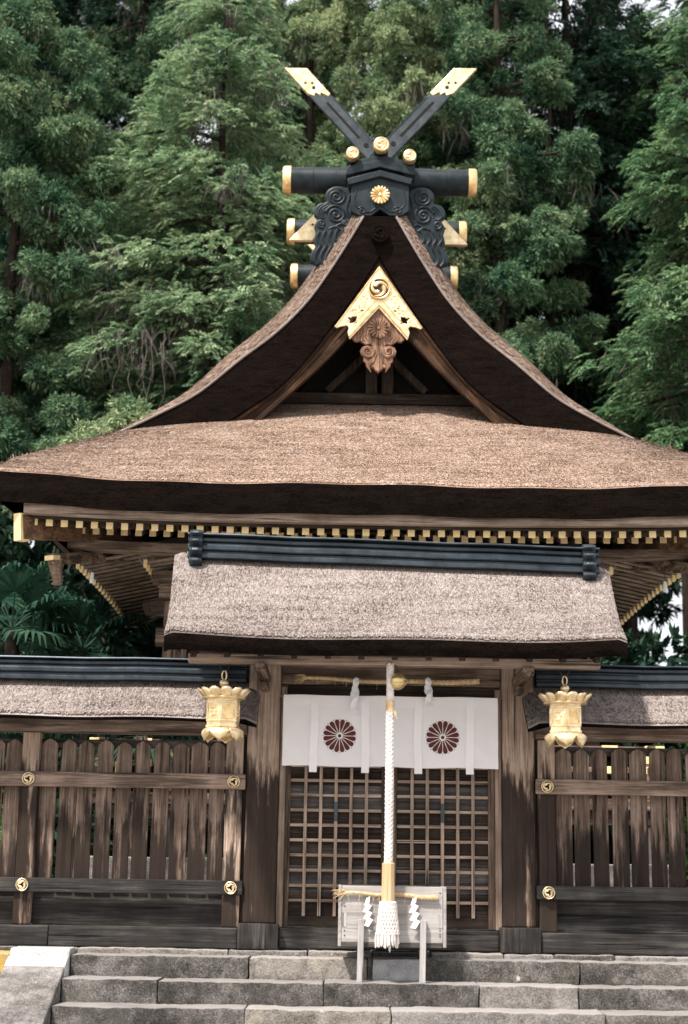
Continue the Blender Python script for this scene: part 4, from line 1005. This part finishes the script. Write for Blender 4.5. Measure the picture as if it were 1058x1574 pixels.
for a, b, r_ in ((408, 455, .098), (538, 416, .118), (666, 467, .098)):
    q = L1([(a, b)], 6.98)[0]
    m = MB(HO); m.lathe([(r_ * .93, 7.02), (r_ * .93, 7.55)], 24, (q[0], 0, q[1] - .0), 'y'); lg = m.build('crown_log', BK, on, smooth=True)
    m = MB(HO); m.lathe([(r_ * .96, 7.1), (r_, 7.09), (r_, 6.985), (r_ * .9, 6.97)], 28, (q[0], 0, q[1]), 'y'); m.build('gold_cap', M['gold'], lg, smooth=True); m = MB(HO); tomoe(m, q[0], q[1], 6.966, r_ * .92); m.build('gilt_swirl', M['gold_pale'], lg, smooth=True)
for sx in (-1, 1):
    w_ = [(408, 632), (370, 616), (330, 612), (296, 628), (282, 655), (288, 682), (256, 690), (236, 712), (234, 742), (250, 760), (234, 790), (240, 822), (232, 858), (238, 884), (218, 915), (216, 945), (232, 960), (268, 968), (330, 975), (420, 850), (470, 740), (440, 700), (408, 690)]
    lp = smooth_loop(L1(w_, 7.3), 3); lp = [(-sx * x, z) for x, z in lp]
    if sx > 0: lp = lp[::-1]
    fin_ = plate('cloud_fin', [lp], 7.24, 7.36, BK, ha, .025, HO)
    m = MB(HO)
    def tb(l, r_=.019): m.tube([(-sx * x, 7.232, z) for x, z in smooth_loop(L1(l, 7.24), 4, False)], r_, 6)
    for a, b, r0, r1, tn, st_ in ((335, 655, 4, 44, 2.2, 0), (332, 735, 4, 50, 2.3, 1), (268, 775, 3, 22, 1.5, 2), (375, 775, 3, 16, 1.4, 1), (425, 700, 3, 16, 1.3, 0)):
        c = L1([(a, b)], 7.24)[0]; m.tube([(-sx * x, y, z) for x, y, z in spiral(c[0], c[1], 7.232, r0 * .00305, r1 * .00305, tn, st_, 1, 50)], .019, 6)
    for k in range(6):
        tb([(258 + 27 * k, 812 - 3 * k), (246 + 27 * k, 840), (262 + 26 * k, 872), (244 + 26 * k, 905), (236 + 25 * k, 938), (250 + 25 * k, 962)], .024)
    for k in range(4):
        tb([(300 + 30 * k, 800 - 10 * k), (330 + 28 * k, 790 - 14 * k), (355 + 26 * k, 806 - 18 * k)], .016)
    for k in range(4): tb([(400 - 6 * k, 640 + 22 * k), (380, 690 + 16 * k), (395 + 4 * k, 740 + 10 * k), (430, 755 + 8 * k)], .012)
    for k in range(3): tb([(290 + k * 8, 690 + 6 * k), (262 + 9 * k, 705 + 6 * k), (252 + 9 * k, 735), (265 + 6 * k, 752)], .012)
    m.build('cloud_relief', BK, fin_, smooth=True)
hbox('ridge_box', BK, -.33, .33, 7.46, 14.4, 10.12, 10.60, bevel=.02); hbox('ridge_box', BK, -.40, .40, 7.48, 14.42, 10.602, 10.66, bevel=.01)
for Yk, pyc in ((7.52, 277), (9.45, 357), (11.4, 427)):
    cz = 10.86 if Yk < 8 else 10.845
    m = MB(HO); m.lathe([(.195, -1.36), (.205, -.4), (.205, .4), (.195, 1.36)], 28, (0, Yk, cz), 'x')
    for q in (-1.0, -.66, .66, 1.0): m.lathe([(.199, q - .006), (.206, q - .004), (.206, q + .004), (.199, q + .006)], 28, (0, Yk, cz), 'x')
    lg = m.build('ridge_log', BK, ha, smooth=True)
    for sx in (-1, 1):
        m = MB(HO); m.lathe([(.2, sx * 1.33), (.215, sx * 1.335), (.215, sx * 1.43), (.20, sx * 1.455), (.17, sx * 1.462), (.16, sx * 1.45), (.02, sx * 1.455)], 28, (0, Yk, cz), 'x'); m.build('gold_cap', M['gold'], lg, smooth=True)
def finial(yc, label):
    top, bot = xz(435, 103, 7.85)[1], xz(433, 371, 7.85)[1]
    for i, sx in enumerate((-1, 1)):
        y = yc + (.0 if i else .075); xt, xb = 1.50, 1.36; wd = .355
        P = lambda t, q: (sx * (xt - wd * q - (xt + xb - wd) * t), top + (bot - top) * t)
        m = MB(HO); e = .155
        m.prism([P(e, 0), P(e, 1), P(1 - e, 1), P(1 - e, 0)], y, y + .07); bd = m.build('crossed_finial_board', M['finial'] if 'finial' in M else M['black'], ha, .01)
        for t0, t1 in ((0, e), (1 - e, 1)):
            m = MB(HO); d = -1 if t0 == 0 else 1
            lo, hi = (t0, t1 - .001) if t0 == 0 else (t0 + .001, t1)
            ed = hi if t0 == 0 else lo; f_ = .03 * (-d)
            pts = [P(lo if t0 == 0 else hi, 0), P(lo if t0 == 0 else hi, 1), P(ed - f_ * .2, 1), P(ed + f_ * .3, .8), P(ed - f_ * .4, .62), P(ed + f_ * .2, .5), P(ed - f_ * .4, .38), P(ed + f_ * .3, .2), P(ed - f_ * .2, 0)]
            m.prism(pts, y - .006, y + .076); tp = m.build('gold_tip', M['gold_pale'], bd, .008)
            m = MB(HO)
            for q, t_ in ((.5, .115), (.32, .088), (.62, .088)):
                tt = t_ if t0 == 0 else 1 - t_; c = P(tt, q); disc(m, c[0], c[1], y - .010, y - .005, .03 if q == .5 else .02, 10)
            m.build('tip_pattern', M['black'], tp)
        m = MB(HO); a, b = P(.20, .5), P(.40, .5); m.bar((a[0], y - .001, a[1]), (b[0], y - .001, b[1]), .035, .01, (0, 1, 0)); m.build('board_slot', M['void'], bd); m = MB(HO); a, b = P(.60, .5), P(.78, .5); m.bar((a[0], y - .001, a[1]), (b[0], y - .001, b[1]), .035, .01, (0, 1, 0))
        c = P(.445, .5); m.build('board_slot', M['void'], bd); m = MB(HO); disc(m, c[0], c[1], y - .006, y, .04, 12); m.build('peg_hole', M['void'], bd)
        m = MB(HO)
        for q in (.025, .975):
            a, b = P(.17, q), P(.83, q); m.bar((a[0], y - .004, a[1]), (b[0], y - .004, b[1]), .014, .010, (0, 1, 0))
        m.build('board_rib', M['ridge'], bd)
finial(7.80, ''); finial(14.2, '')
# ---------------------------------------------------------------- trees
def unit(a): return a / (np.linalg.norm(a, axis=-1, keepdims=True) + 1e-9)
def blades(P, D, L, W, g, sag=.0, flatn=None):
    n = len(P); D = unit(D); rnd = g.normal(size=(n, 3)) if flatn is None else flatn + g.normal(size=(n, 3)) * .45
    S = unit(np.cross(D, rnd)) * (W * .5)[:, None]; Lc = L[:, None]; dn = np.array([0, 0, -1.0])
    mid = P + D * Lc * .5; tip = P + D * Lc + dn * (sag * L)[:, None]
    return np.stack([P, mid + S, tip, mid - S], 1).reshape(-1, 3)
def bough_path(g, base, az, L, rise, droop, up, n=7):
    t = np.linspace(0, 1, n)[:, None]; o = np.array([math.cos(az), math.sin(az), 0])
    return base + o * L * t + np.array([0, 0, 1.0]) * (rise * L * t - droop * L * t ** 2 + up * L * t ** 4)
def sugi_clump(g, c, r, o, nt, ln, wd):
    d = unit(g.normal(size=(nt, 3)) + np.array([0, 0, .55]) + o * .5)
    b = c + d * r * g.uniform(.25, .85, (nt, 1)) * np.array([1, 1, .8]); k = 8
    P = np.repeat(b, k, 0) + g.normal(size=(nt * k, 3)) * .03; D = np.repeat(d, k, 0) * .95 + g.normal(size=(nt * k, 3)) * .38 + np.array([0, 0, .12])
    n = nt * k; dr = np.repeat(d, k, 0); lay = g.random(n) < .6
    tan = g.normal(size=(n, 3)); tan -= dr * np.sum(tan * dr, 1, keepdims=True)
    D = np.where(lay[:, None], unit(tan) * .8 + dr * .55 + np.array([0, 0, -.15]), D)
    return blades(P, D, ln * g.uniform(.6, 1.3, n), wd * g.uniform(.7, 1.4, n), g, g.uniform(.0, .3, n), np.where(lay[:, None], dr * 2.2 + np.array([0, 0, .5]), g.normal(size=(n, 3))))
def hinoki_spray(g, base, ax, ln, bl, bw, droop):
    """flat feathery spray: a drooping axis with paired leaflets that are themselves forked"""
    ax = unit(ax); k = 8
    side = unit(np.cross(ax, np.array([0, 0, 1.0]) + g.normal(size=3) * .25)); nrm = np.cross(side, ax)
    P = []; D = []
    for i in range(k):
        t = (i + .6) / k; p = base + ax * ln * t + np.array([0, 0, -droop * ln * t * t])
        for s_ in (-1, 1):
            P.append(p + side * s_ * .01); D.append(ax * .75 + side * s_ * (1.0 - .45 * t) + np.array([0, 0, -.35 * droop - .12]))
            P.append(p + (ax * .4 + side * s_ * .6) * bl * .55 * (1.15 - t)); D.append(ax * 1.0 + side * s_ * .45 + np.array([0, 0, -.5 * droop - .1]))
    P.append(base + ax * ln * .95 + np.array([0, 0, -droop * ln * .9])); D.append(ax + np.array([0, 0, -droop]))
    P = np.array(P); D = np.array(D) + g.normal(size=(len(P), 3)) * .16; n = len(P)
    return blades(P, D, bl * g.uniform(.7, 1.25, n), bw * g.uniform(.7, 1.3, n), g, np.full(n, .15), np.repeat(nrm[None], n, 0))

def crown_mesh(kind, seed, h0, h1, rad, nb, dens=1.0, gap=.25, shape=1.0, lsz=1.0):
    """returns foliage vertices and a list of bough paths for the limbs; the trunk is the z axis"""
    g = np.random.default_rng(seed); out = []; paths = []; dead = []
    for i in range(nb):
        h = h0 + (h1 - h0) * g.random() ** .9; f = (h - h0) / (h1 - h0); az = g.uniform(0, 6.283)
        R_ = rad * (min(1, .55 + 1.6 * f) * (1 - f) ** (.62 * shape) + .08)
        if mnoise.noise(Vector((math.cos(az) * 1.3, math.sin(az) * 1.3, h * .42 + seed * 3.3))) < gap - .5: continue
        L = R_ * g.uniform(.65, 1.15); p0 = np.array([0, 0, h])
        if kind == 'sugi':
            bp = bough_path(g, p0, az, L, g.uniform(.0, .25), g.uniform(.25, .55), g.uniform(.2, .45)); paths.append((bp, .035 + .012 * L))
            nc = max(2, int(L * 1.9 * dens))
            for j in range(nc):
                t = .24 + .76 * (j + g.random()) / nc; q = t * 6; a = min(int(q), 5); c = bp[a] + (bp[a + 1] - bp[a]) * (q - a)
                c = c + np.array([g.normal() * .28, g.normal() * .28, g.normal() * .12]) * (1.1 if j < nc - 1 else .3); r = g.uniform(.30, .58) * (.8 + .4 * (1 - f)) * lsz
                o = np.array([math.cos(az), math.sin(az), 0]); out.append(sugi_clump(g, c, r, o, int(95 * (r / .38) ** 2), .115 * lsz, .030 * lsz))
                if g.random() < .07: dead.append((c + np.array([0, 0, -.2]), r))
        else:
            bp = bough_path(g, p0, az, L, g.uniform(.1, .4), g.uniform(.35, .65), .12); paths.append((bp, .03 + .01 * L))
            ns = int(max(4, L * 15 * dens)); o = np.array([math.cos(az), math.sin(az), 0]); sd_ = np.array([-o[1], o[0], 0])
            for j in range(ns):
                t = .10 + .90 * g.random() ** .75; q = t * 6; a = min(int(q), 5); c = bp[a] + (bp[a + 1] - bp[a]) * (q - a)
                wv = g.uniform(-1, 1); c = c + sd_ * wv * .42 * L * (1.08 - t) + np.array([0, 0, -abs(wv) * .12 * L * t + g.normal() * .10])
                out.append(hinoki_spray(g, c, o * 1.0 + sd_ * wv * .9 + g.normal(size=3) * .25, g.uniform(.24, .42) * lsz, .098 * lsz, .030 * lsz, g.uniform(.1, .7)))
                if g.random() < .012: dead.append((c, .3))
    return np.vstack(out), paths, dead
def limbs(name, paths, h, r0, mat, parent, lean=0, nlimb=60):
    m = MB(); n = 14
    m.tube([(lean * (i / n) ** 2 + .05 * math.sin(i * 1.9 + r0 * 30), .05 * math.cos(i * 1.3), h * i / n - .05) for i in range(n + 1)], [r0 * (1.25 if i == 0 else 1) * (1 - .88 * i / n) for i in range(n + 1)], 10)
    t = m.build(name, mat, parent, smooth=True)
    m = MB()
    for bp, r in paths[:nlimb]: m.tube([tuple(p) for p in bp], [r * (1 - .85 * i / (len(bp) - 1)) for i in range(len(bp))], 5, False)
    if paths: tag(m.build('bough', mat, t, smooth=True), kind='stuff')
    return t
def dead_twigs(dead, seed, parent):
    if not dead: return
    g = np.random.default_rng(seed); V = []
    for c, r in dead:
        n = 26; P = c + g.normal(size=(n, 3)) * r * .45; D = np.array([0, 0, -1.0]) + g.normal(size=(n, 3)) * .35
        V.append(blades(P, D, g.uniform(.25, .7, n), np.full(n, .022), g, np.full(n, .1)))
    tag(npmesh('dead_twigs', np.vstack(V), M['dead'], parent), kind='stuff')
PROTO = {}
def tree(name, kind, mat, loc, seed, h, h0, h1, rad, nb, label, cat='tree', group=None, r0=.24, rot=0, dens=1, gap=.25, shape=1, sc_=1, key=None, lsz=1):
    o = thing(name, (loc[0], loc[1], -.05), label, cat, group); o.rotation_euler.z = rot; o.scale = (sc_, sc_, sc_)
    if key and key in PROTO:
        for ch in PROTO[key].children: copy_tree(ch, o)
        if mat: 
            for ch in o.children:
                if ch.name.startswith('crown'):
                    ch.material_slots[0].link = 'OBJECT'; ch.material_slots[0].material = M[mat]
        return o
    V, paths, dead = crown_mesh(kind, seed, h0, h1, rad, nb, dens, gap, shape, lsz)
    limbs('trunk', paths, h, r0, M['trunk'], o); npmesh('crown', V, M[mat], o); dead_twigs(dead, seed, o)
    if key: PROTO[key] = o
    return o
GRP = 'conifers of the shrine forest'
# nearest row: the trees that make the light masses of the picture
tree('cypress_tree', 'hinoki', 'hinoki_pale', (-3.35, 18.2), 101, 21.5, 8.0, 21.2, 3.7, 290, 'tall pale green feathery cypress behind the left roof slope', group=GRP, dens=1.25, gap=.33, shape=.9, key='H1')
tree('cypress_tree', 'hinoki', 'hinoki', (7.2, 17.4), 102, 18.5, 7.4, 17.9, 3.4, 270, 'broad feathery cypress overhanging the right roof slope', group=GRP, dens=1.2, gap=.34, key='H2')
tree('cedar_tree', 'sugi', 'sugi', (-7.6, 17.0), 103, 21, 6.6, 20.5, 2.9, 145, 'dark clumpy cedar at the left edge of the picture', group=GRP, dens=1.1, gap=.38, key='S1')
tree('cedar_tree', 'sugi', 'sugi_yellow', (.35, 21.0), 104, 27.5, 9.0, 27, 3.0, 190, 'yellow tipped cedar with rounded clumps right behind the crossed finials', group=GRP, dens=1.2, gap=.33, key='S2')
tree('cedar_tree', 'sugi', 'sugi', (3.0, 19.5), 105, 26.5, 8.5, 26, 2.6, 160, 'dark cedar just right of the crossed finials with dead grey twigs', group=GRP, dens=1.1, gap=.38, key='S3')
tree('cedar_sapling', 'sugi', 'sugi_yellow', (-4.75, 13.9), 131, 9.3, 6.6, 9.1, 1.5, 34, 'pale yellowish cedar top peeking over the left end of the main roof', group=GRP, dens=1.3, gap=.0, r0=.1)
# second row
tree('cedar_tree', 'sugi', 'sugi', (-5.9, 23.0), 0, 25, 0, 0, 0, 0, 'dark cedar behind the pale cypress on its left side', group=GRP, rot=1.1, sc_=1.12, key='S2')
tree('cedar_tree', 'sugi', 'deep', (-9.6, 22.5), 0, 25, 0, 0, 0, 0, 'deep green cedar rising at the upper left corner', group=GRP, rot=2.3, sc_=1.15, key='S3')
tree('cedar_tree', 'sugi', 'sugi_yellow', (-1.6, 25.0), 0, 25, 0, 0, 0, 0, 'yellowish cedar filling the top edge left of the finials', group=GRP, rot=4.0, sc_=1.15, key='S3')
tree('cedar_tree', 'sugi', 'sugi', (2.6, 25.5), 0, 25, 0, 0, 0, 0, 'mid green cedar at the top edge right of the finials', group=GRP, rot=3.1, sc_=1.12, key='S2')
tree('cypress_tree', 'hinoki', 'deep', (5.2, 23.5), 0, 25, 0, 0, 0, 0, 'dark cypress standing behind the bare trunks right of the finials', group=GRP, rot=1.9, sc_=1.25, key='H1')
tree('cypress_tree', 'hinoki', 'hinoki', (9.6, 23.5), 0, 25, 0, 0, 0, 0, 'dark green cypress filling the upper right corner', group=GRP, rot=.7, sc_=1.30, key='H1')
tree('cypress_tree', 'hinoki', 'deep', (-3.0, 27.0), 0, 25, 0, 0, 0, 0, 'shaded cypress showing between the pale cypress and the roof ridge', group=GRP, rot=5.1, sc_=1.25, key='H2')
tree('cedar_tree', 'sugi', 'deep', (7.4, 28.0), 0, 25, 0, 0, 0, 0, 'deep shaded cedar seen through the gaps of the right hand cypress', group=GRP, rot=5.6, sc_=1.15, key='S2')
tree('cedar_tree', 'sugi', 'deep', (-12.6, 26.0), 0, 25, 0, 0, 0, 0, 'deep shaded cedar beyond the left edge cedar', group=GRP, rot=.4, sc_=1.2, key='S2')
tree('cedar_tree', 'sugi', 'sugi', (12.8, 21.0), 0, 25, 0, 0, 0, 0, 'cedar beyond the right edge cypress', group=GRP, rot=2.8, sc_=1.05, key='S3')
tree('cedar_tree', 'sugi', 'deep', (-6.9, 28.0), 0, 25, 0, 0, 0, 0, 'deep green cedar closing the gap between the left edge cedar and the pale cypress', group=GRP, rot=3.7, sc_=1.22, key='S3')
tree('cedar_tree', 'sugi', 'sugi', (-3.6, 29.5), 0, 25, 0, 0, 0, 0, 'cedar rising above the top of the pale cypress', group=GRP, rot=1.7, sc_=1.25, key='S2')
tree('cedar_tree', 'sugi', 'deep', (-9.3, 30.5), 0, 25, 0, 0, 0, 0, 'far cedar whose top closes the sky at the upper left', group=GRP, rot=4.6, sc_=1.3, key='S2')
# bare straight trunks
for x, y, r_, h, lb in ((4.35, 20.6, .17, 24, 'thin bare trunk with sky beside it right of the finials'), (5.1, 22.0, .14, 24, 'thin dark trunk among the cypress right of the finials'), (8.0, 14.5, .13, 15, 'slim trunk under the right hall eave nearest the roof'), (8.7, 15.6, .19, 17, 'thick dark trunk under the right hall eave'), (9.5, 16.4, .12, 16, 'slim trunk at the right edge under the hall eave')):
    t = thing('bare_tree', (x, y, -.05), lb, 'tree', 'bare trunks in the shrine forest'); g = np.random.default_rng(int(x * 10)); pp = []
    for i in range(12):
        b = np.array([0, 0, g.uniform(.35, .95) * h]); pp.append((bough_path(g, b, g.uniform(0, 6.28), g.uniform(.6, 1.8), .2, .5, .05), .03))
    limbs('trunk', pp, h, r_, M['trunk'], t)
    V = []
    for bp, _ in pp[:5]: V.append(sugi_clump(g, bp[-1], .4, np.zeros(3), 40, .2, .04))
    npmesh('crown', np.vstack(V), M['deep'], t)
# understorey on the right, bright shrubs behind the fence
def shrub(loc, r, hgt, mat, label, seed, n=900, lw=.07, ll=.13):
    o = thing('leafy_shrub', (loc[0], loc[1], -.02), label, 'shrub'); g = np.random.default_rng(seed)
    d = unit(g.normal(size=(n, 3))); d[:, 2] = np.abs(d[:, 2]) * 1.0; lump = np.array([1 + .35 * mnoise.noise(Vector(q) * 2.2 + Vector((seed, 0, 0))) for q in d])[:, None]
    P = d * lump * g.uniform(.55, 1, (n, 1)) * np.array([r, r, hgt]) + np.array([0, 0, .05])
    V = blades(P, d + g.normal(size=(n, 3)) * .7, ll * g.uniform(.6, 1.4, n), lw * g.uniform(.6, 1.4, n), g, np.full(n, .2))
    npmesh('foliage', V, M[mat], o)
    m = MB()
    for k in range(7): a = k * .9; m.tube([(0, 0, 0), (r * .35 * math.cos(a), r * .35 * math.sin(a), hgt * .45), (r * .6 * math.cos(a), r * .6 * math.sin(a), hgt * .8)], [.025, .016, .006], 5)
    m.build('stem', M['trunk'], o)
    return o
shrub((-4.75, 3.2), 1.0, 1.85, 'shrub', 'bright green shrub glimpsed through the left fence pickets', 1, 1500)
shrub((-5.6, 5.5), 1.0, 2.1, 'shrub', 'green shrub behind the far left end of the fence', 2, 1300)
shrub((4.55, 3.2), .85, 1.8, 'shrub', 'bright green shrub glimpsed through the right fence pickets', 3, 1400)
shrub((5.5, 5.0), .9, 2.0, 'shrub', 'green shrub behind the far right end of the fence', 4, 1300)
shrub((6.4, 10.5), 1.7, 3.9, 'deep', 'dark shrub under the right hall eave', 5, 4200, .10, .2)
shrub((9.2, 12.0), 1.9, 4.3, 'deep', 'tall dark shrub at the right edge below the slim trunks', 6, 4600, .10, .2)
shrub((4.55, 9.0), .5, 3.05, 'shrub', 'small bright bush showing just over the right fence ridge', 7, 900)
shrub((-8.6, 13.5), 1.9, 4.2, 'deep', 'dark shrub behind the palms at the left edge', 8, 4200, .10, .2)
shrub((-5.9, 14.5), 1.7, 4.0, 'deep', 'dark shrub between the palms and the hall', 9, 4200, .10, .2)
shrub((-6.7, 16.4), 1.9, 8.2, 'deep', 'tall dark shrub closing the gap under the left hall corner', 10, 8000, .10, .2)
# fan palms
def palm(loc, h, nl, R_, label, seed, lower=False):
    o = thing('fan_palm', (loc[0], loc[1], -.02), label, 'palm', 'fan palms under the left eave'); g = np.random.default_rng(seed)
    m = MB(); n = 10; m.tube([(.04 * math.sin(i), .03 * math.cos(i * 1.4), h * i / n) for i in range(n + 1)], [.09 + .03 * (i % 2) for i in range(n + 1)], 9); m.build('trunk', M['trunk'] if not lower else M['picket'], o, smooth=True)
    V = []; mp = MB()
    for k in range(nl):
        az = k * 2.4 + g.uniform(-.3, .3); el = 1.15 - 1.9 * (k + .5) / nl; o3 = np.array([math.cos(az) * math.cos(el), math.sin(az) * math.cos(el), math.sin(el)])
        c0 = np.array([0, 0, h]); pl = g.uniform(.45, .75) * R_; c = c0 + o3 * pl; mp.tube([tuple(c0), tuple(c0 + o3 * pl * .5 + np.array([0, 0, .03])), tuple(c)], [.014, .011, .009], 5)
        sd_ = unit(np.cross(o3, np.array([0, 0, 1.0]))); up = np.cross(sd_, o3); nb = 30
        th = np.linspace(-2.35, 2.35, nb); D = o3 * np.cos(th)[:, None] + sd_ * np.sin(th)[:, None] + up * .10 + g.normal(size=(nb, 3)) * .03
        L = R_ * (.62 - .10 * np.abs(th) / 2.4) * g.uniform(.9, 1.08, nb); P = np.repeat(c[None], nb, 0); D = unit(D); S = unit(np.cross(D, np.repeat(up[None], nb, 0)))
        w_ = .030 * R_; q1 = P + D * (L * .5)[:, None]; q2 = P + D * (L * .82)[:, None] + np.array([0, 0, -1]) * (L * .08)[:, None]; q3 = P + D * L[:, None] + np.array([0, 0, -1]) * (L * .34)[:, None]
        V.append(np.stack([P - S * .006, P + S * .006, q1 + S * w_, q1 - S * w_], 1).reshape(-1, 3)); V.append(np.stack([q1 - S * w_, q1 + S * w_, q2 + S * w_ * .8, q2 - S * w_ * .8], 1).reshape(-1, 3)); V.append(np.stack([q2 - S * w_ * .8, q2 + S * w_ * .8, q3 + S * .004, q3 - S * .004], 1).reshape(-1, 3))
    mp.build('leaf_stalk', M['palm'], o); npmesh('crown', np.vstack(V), M['palm'], o)
palm((-5.35, 8.6), 4.15, 15, 1.05, 'fan palm with broad leaves low against the dark forest at the left edge', 1)
palm((-4.45, 9.6), 4.0, 14, 1.0, 'fan palm with spread leaves left of the hall eave corner', 2)
palm((-4.62, 7.2), 2.75, 16, .8, 'low fan palm with drooping leaves over the left fence ridge', 3, True)
palm((-4.02, 7.0), 2.8, 15, .75, 'low drooping fan palm right of its twin over the fence ridge', 4, True)
palm((-5.3, 7.4), 2.75, 15, .9, 'low fan palm at the left edge beside a pale stem', 5, True)
palm((-2.95, 5.4), 2.35, 14, .85, 'small bright fan palm below the hall bracket beside the gate roof', 6, True)
# the far wood
g = np.random.default_rng(9); VV = []
H1c = [np.array(o.data.vertices[0].co) for o in ()]
fw = []
for i in range(40):
    x = -26 + 52 * (i + g.random()) / 40; y = g.uniform(31, 46); h = g.uniform(22, 33)
    fw.append((x, y, h))
Vs = []
for (x, y, h) in fw:
    n = 420
    for _ in range(n // 12):
        hh = g.uniform(.12, 1) * h; rr = 2.4 * (1 - hh / h) ** .6 + .4; az = g.uniform(0, 6.28); c = np.array([x + rr * math.cos(az) * g.uniform(.4, 1), y + rr * math.sin(az), hh])
        Vs.append(sugi_clump(g, c, g.uniform(.5, .9), np.zeros(3), 42, .42, .10))
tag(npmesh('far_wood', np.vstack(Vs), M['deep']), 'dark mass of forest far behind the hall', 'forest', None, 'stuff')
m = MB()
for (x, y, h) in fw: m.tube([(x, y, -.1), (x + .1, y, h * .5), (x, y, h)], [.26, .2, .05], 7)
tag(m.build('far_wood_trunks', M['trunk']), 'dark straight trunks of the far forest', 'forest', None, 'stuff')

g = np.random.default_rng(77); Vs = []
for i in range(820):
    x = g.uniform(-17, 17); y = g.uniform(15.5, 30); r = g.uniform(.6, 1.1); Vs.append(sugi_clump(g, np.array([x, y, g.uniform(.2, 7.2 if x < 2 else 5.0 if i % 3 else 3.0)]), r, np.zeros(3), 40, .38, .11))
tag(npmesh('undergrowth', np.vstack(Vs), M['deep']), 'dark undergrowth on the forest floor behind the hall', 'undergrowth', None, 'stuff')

# hanging bare vines at the left
o = thing('hanging_vine', (-4.6, 15.4, 11.2), 'grey bare vines hanging in front of the dark gap left of the roof', 'vine'); g = random.Random(5)
for k in range(7):
    x = g.uniform(-.5, .5); L = g.uniform(1.2, 2.3); m = MB()
    m.tube([(x + .10 * math.sin(i * .9 + k) * (i / 12), g.uniform(-.05, .05), -L * i / 12) for i in range(13)], [.010 * (1 - .6 * i / 12) for i in range(13)], 5); m.build('vine_stem', M['dead'], o, smooth=True)
gg = np.random.default_rng(3); n = 120; P = np.stack([gg.normal(0, .4, n), gg.normal(0, .2, n), gg.uniform(-.6, .15, n)], 1)
tag(npmesh('dead_twigs', blades(P, np.array([0, 0, -1.0]) + gg.normal(size=(n, 3)) * .35, gg.uniform(.25, .6, n), np.full(n, .02), gg, np.full(n, .1)), M['dead'], o), kind='stuff')
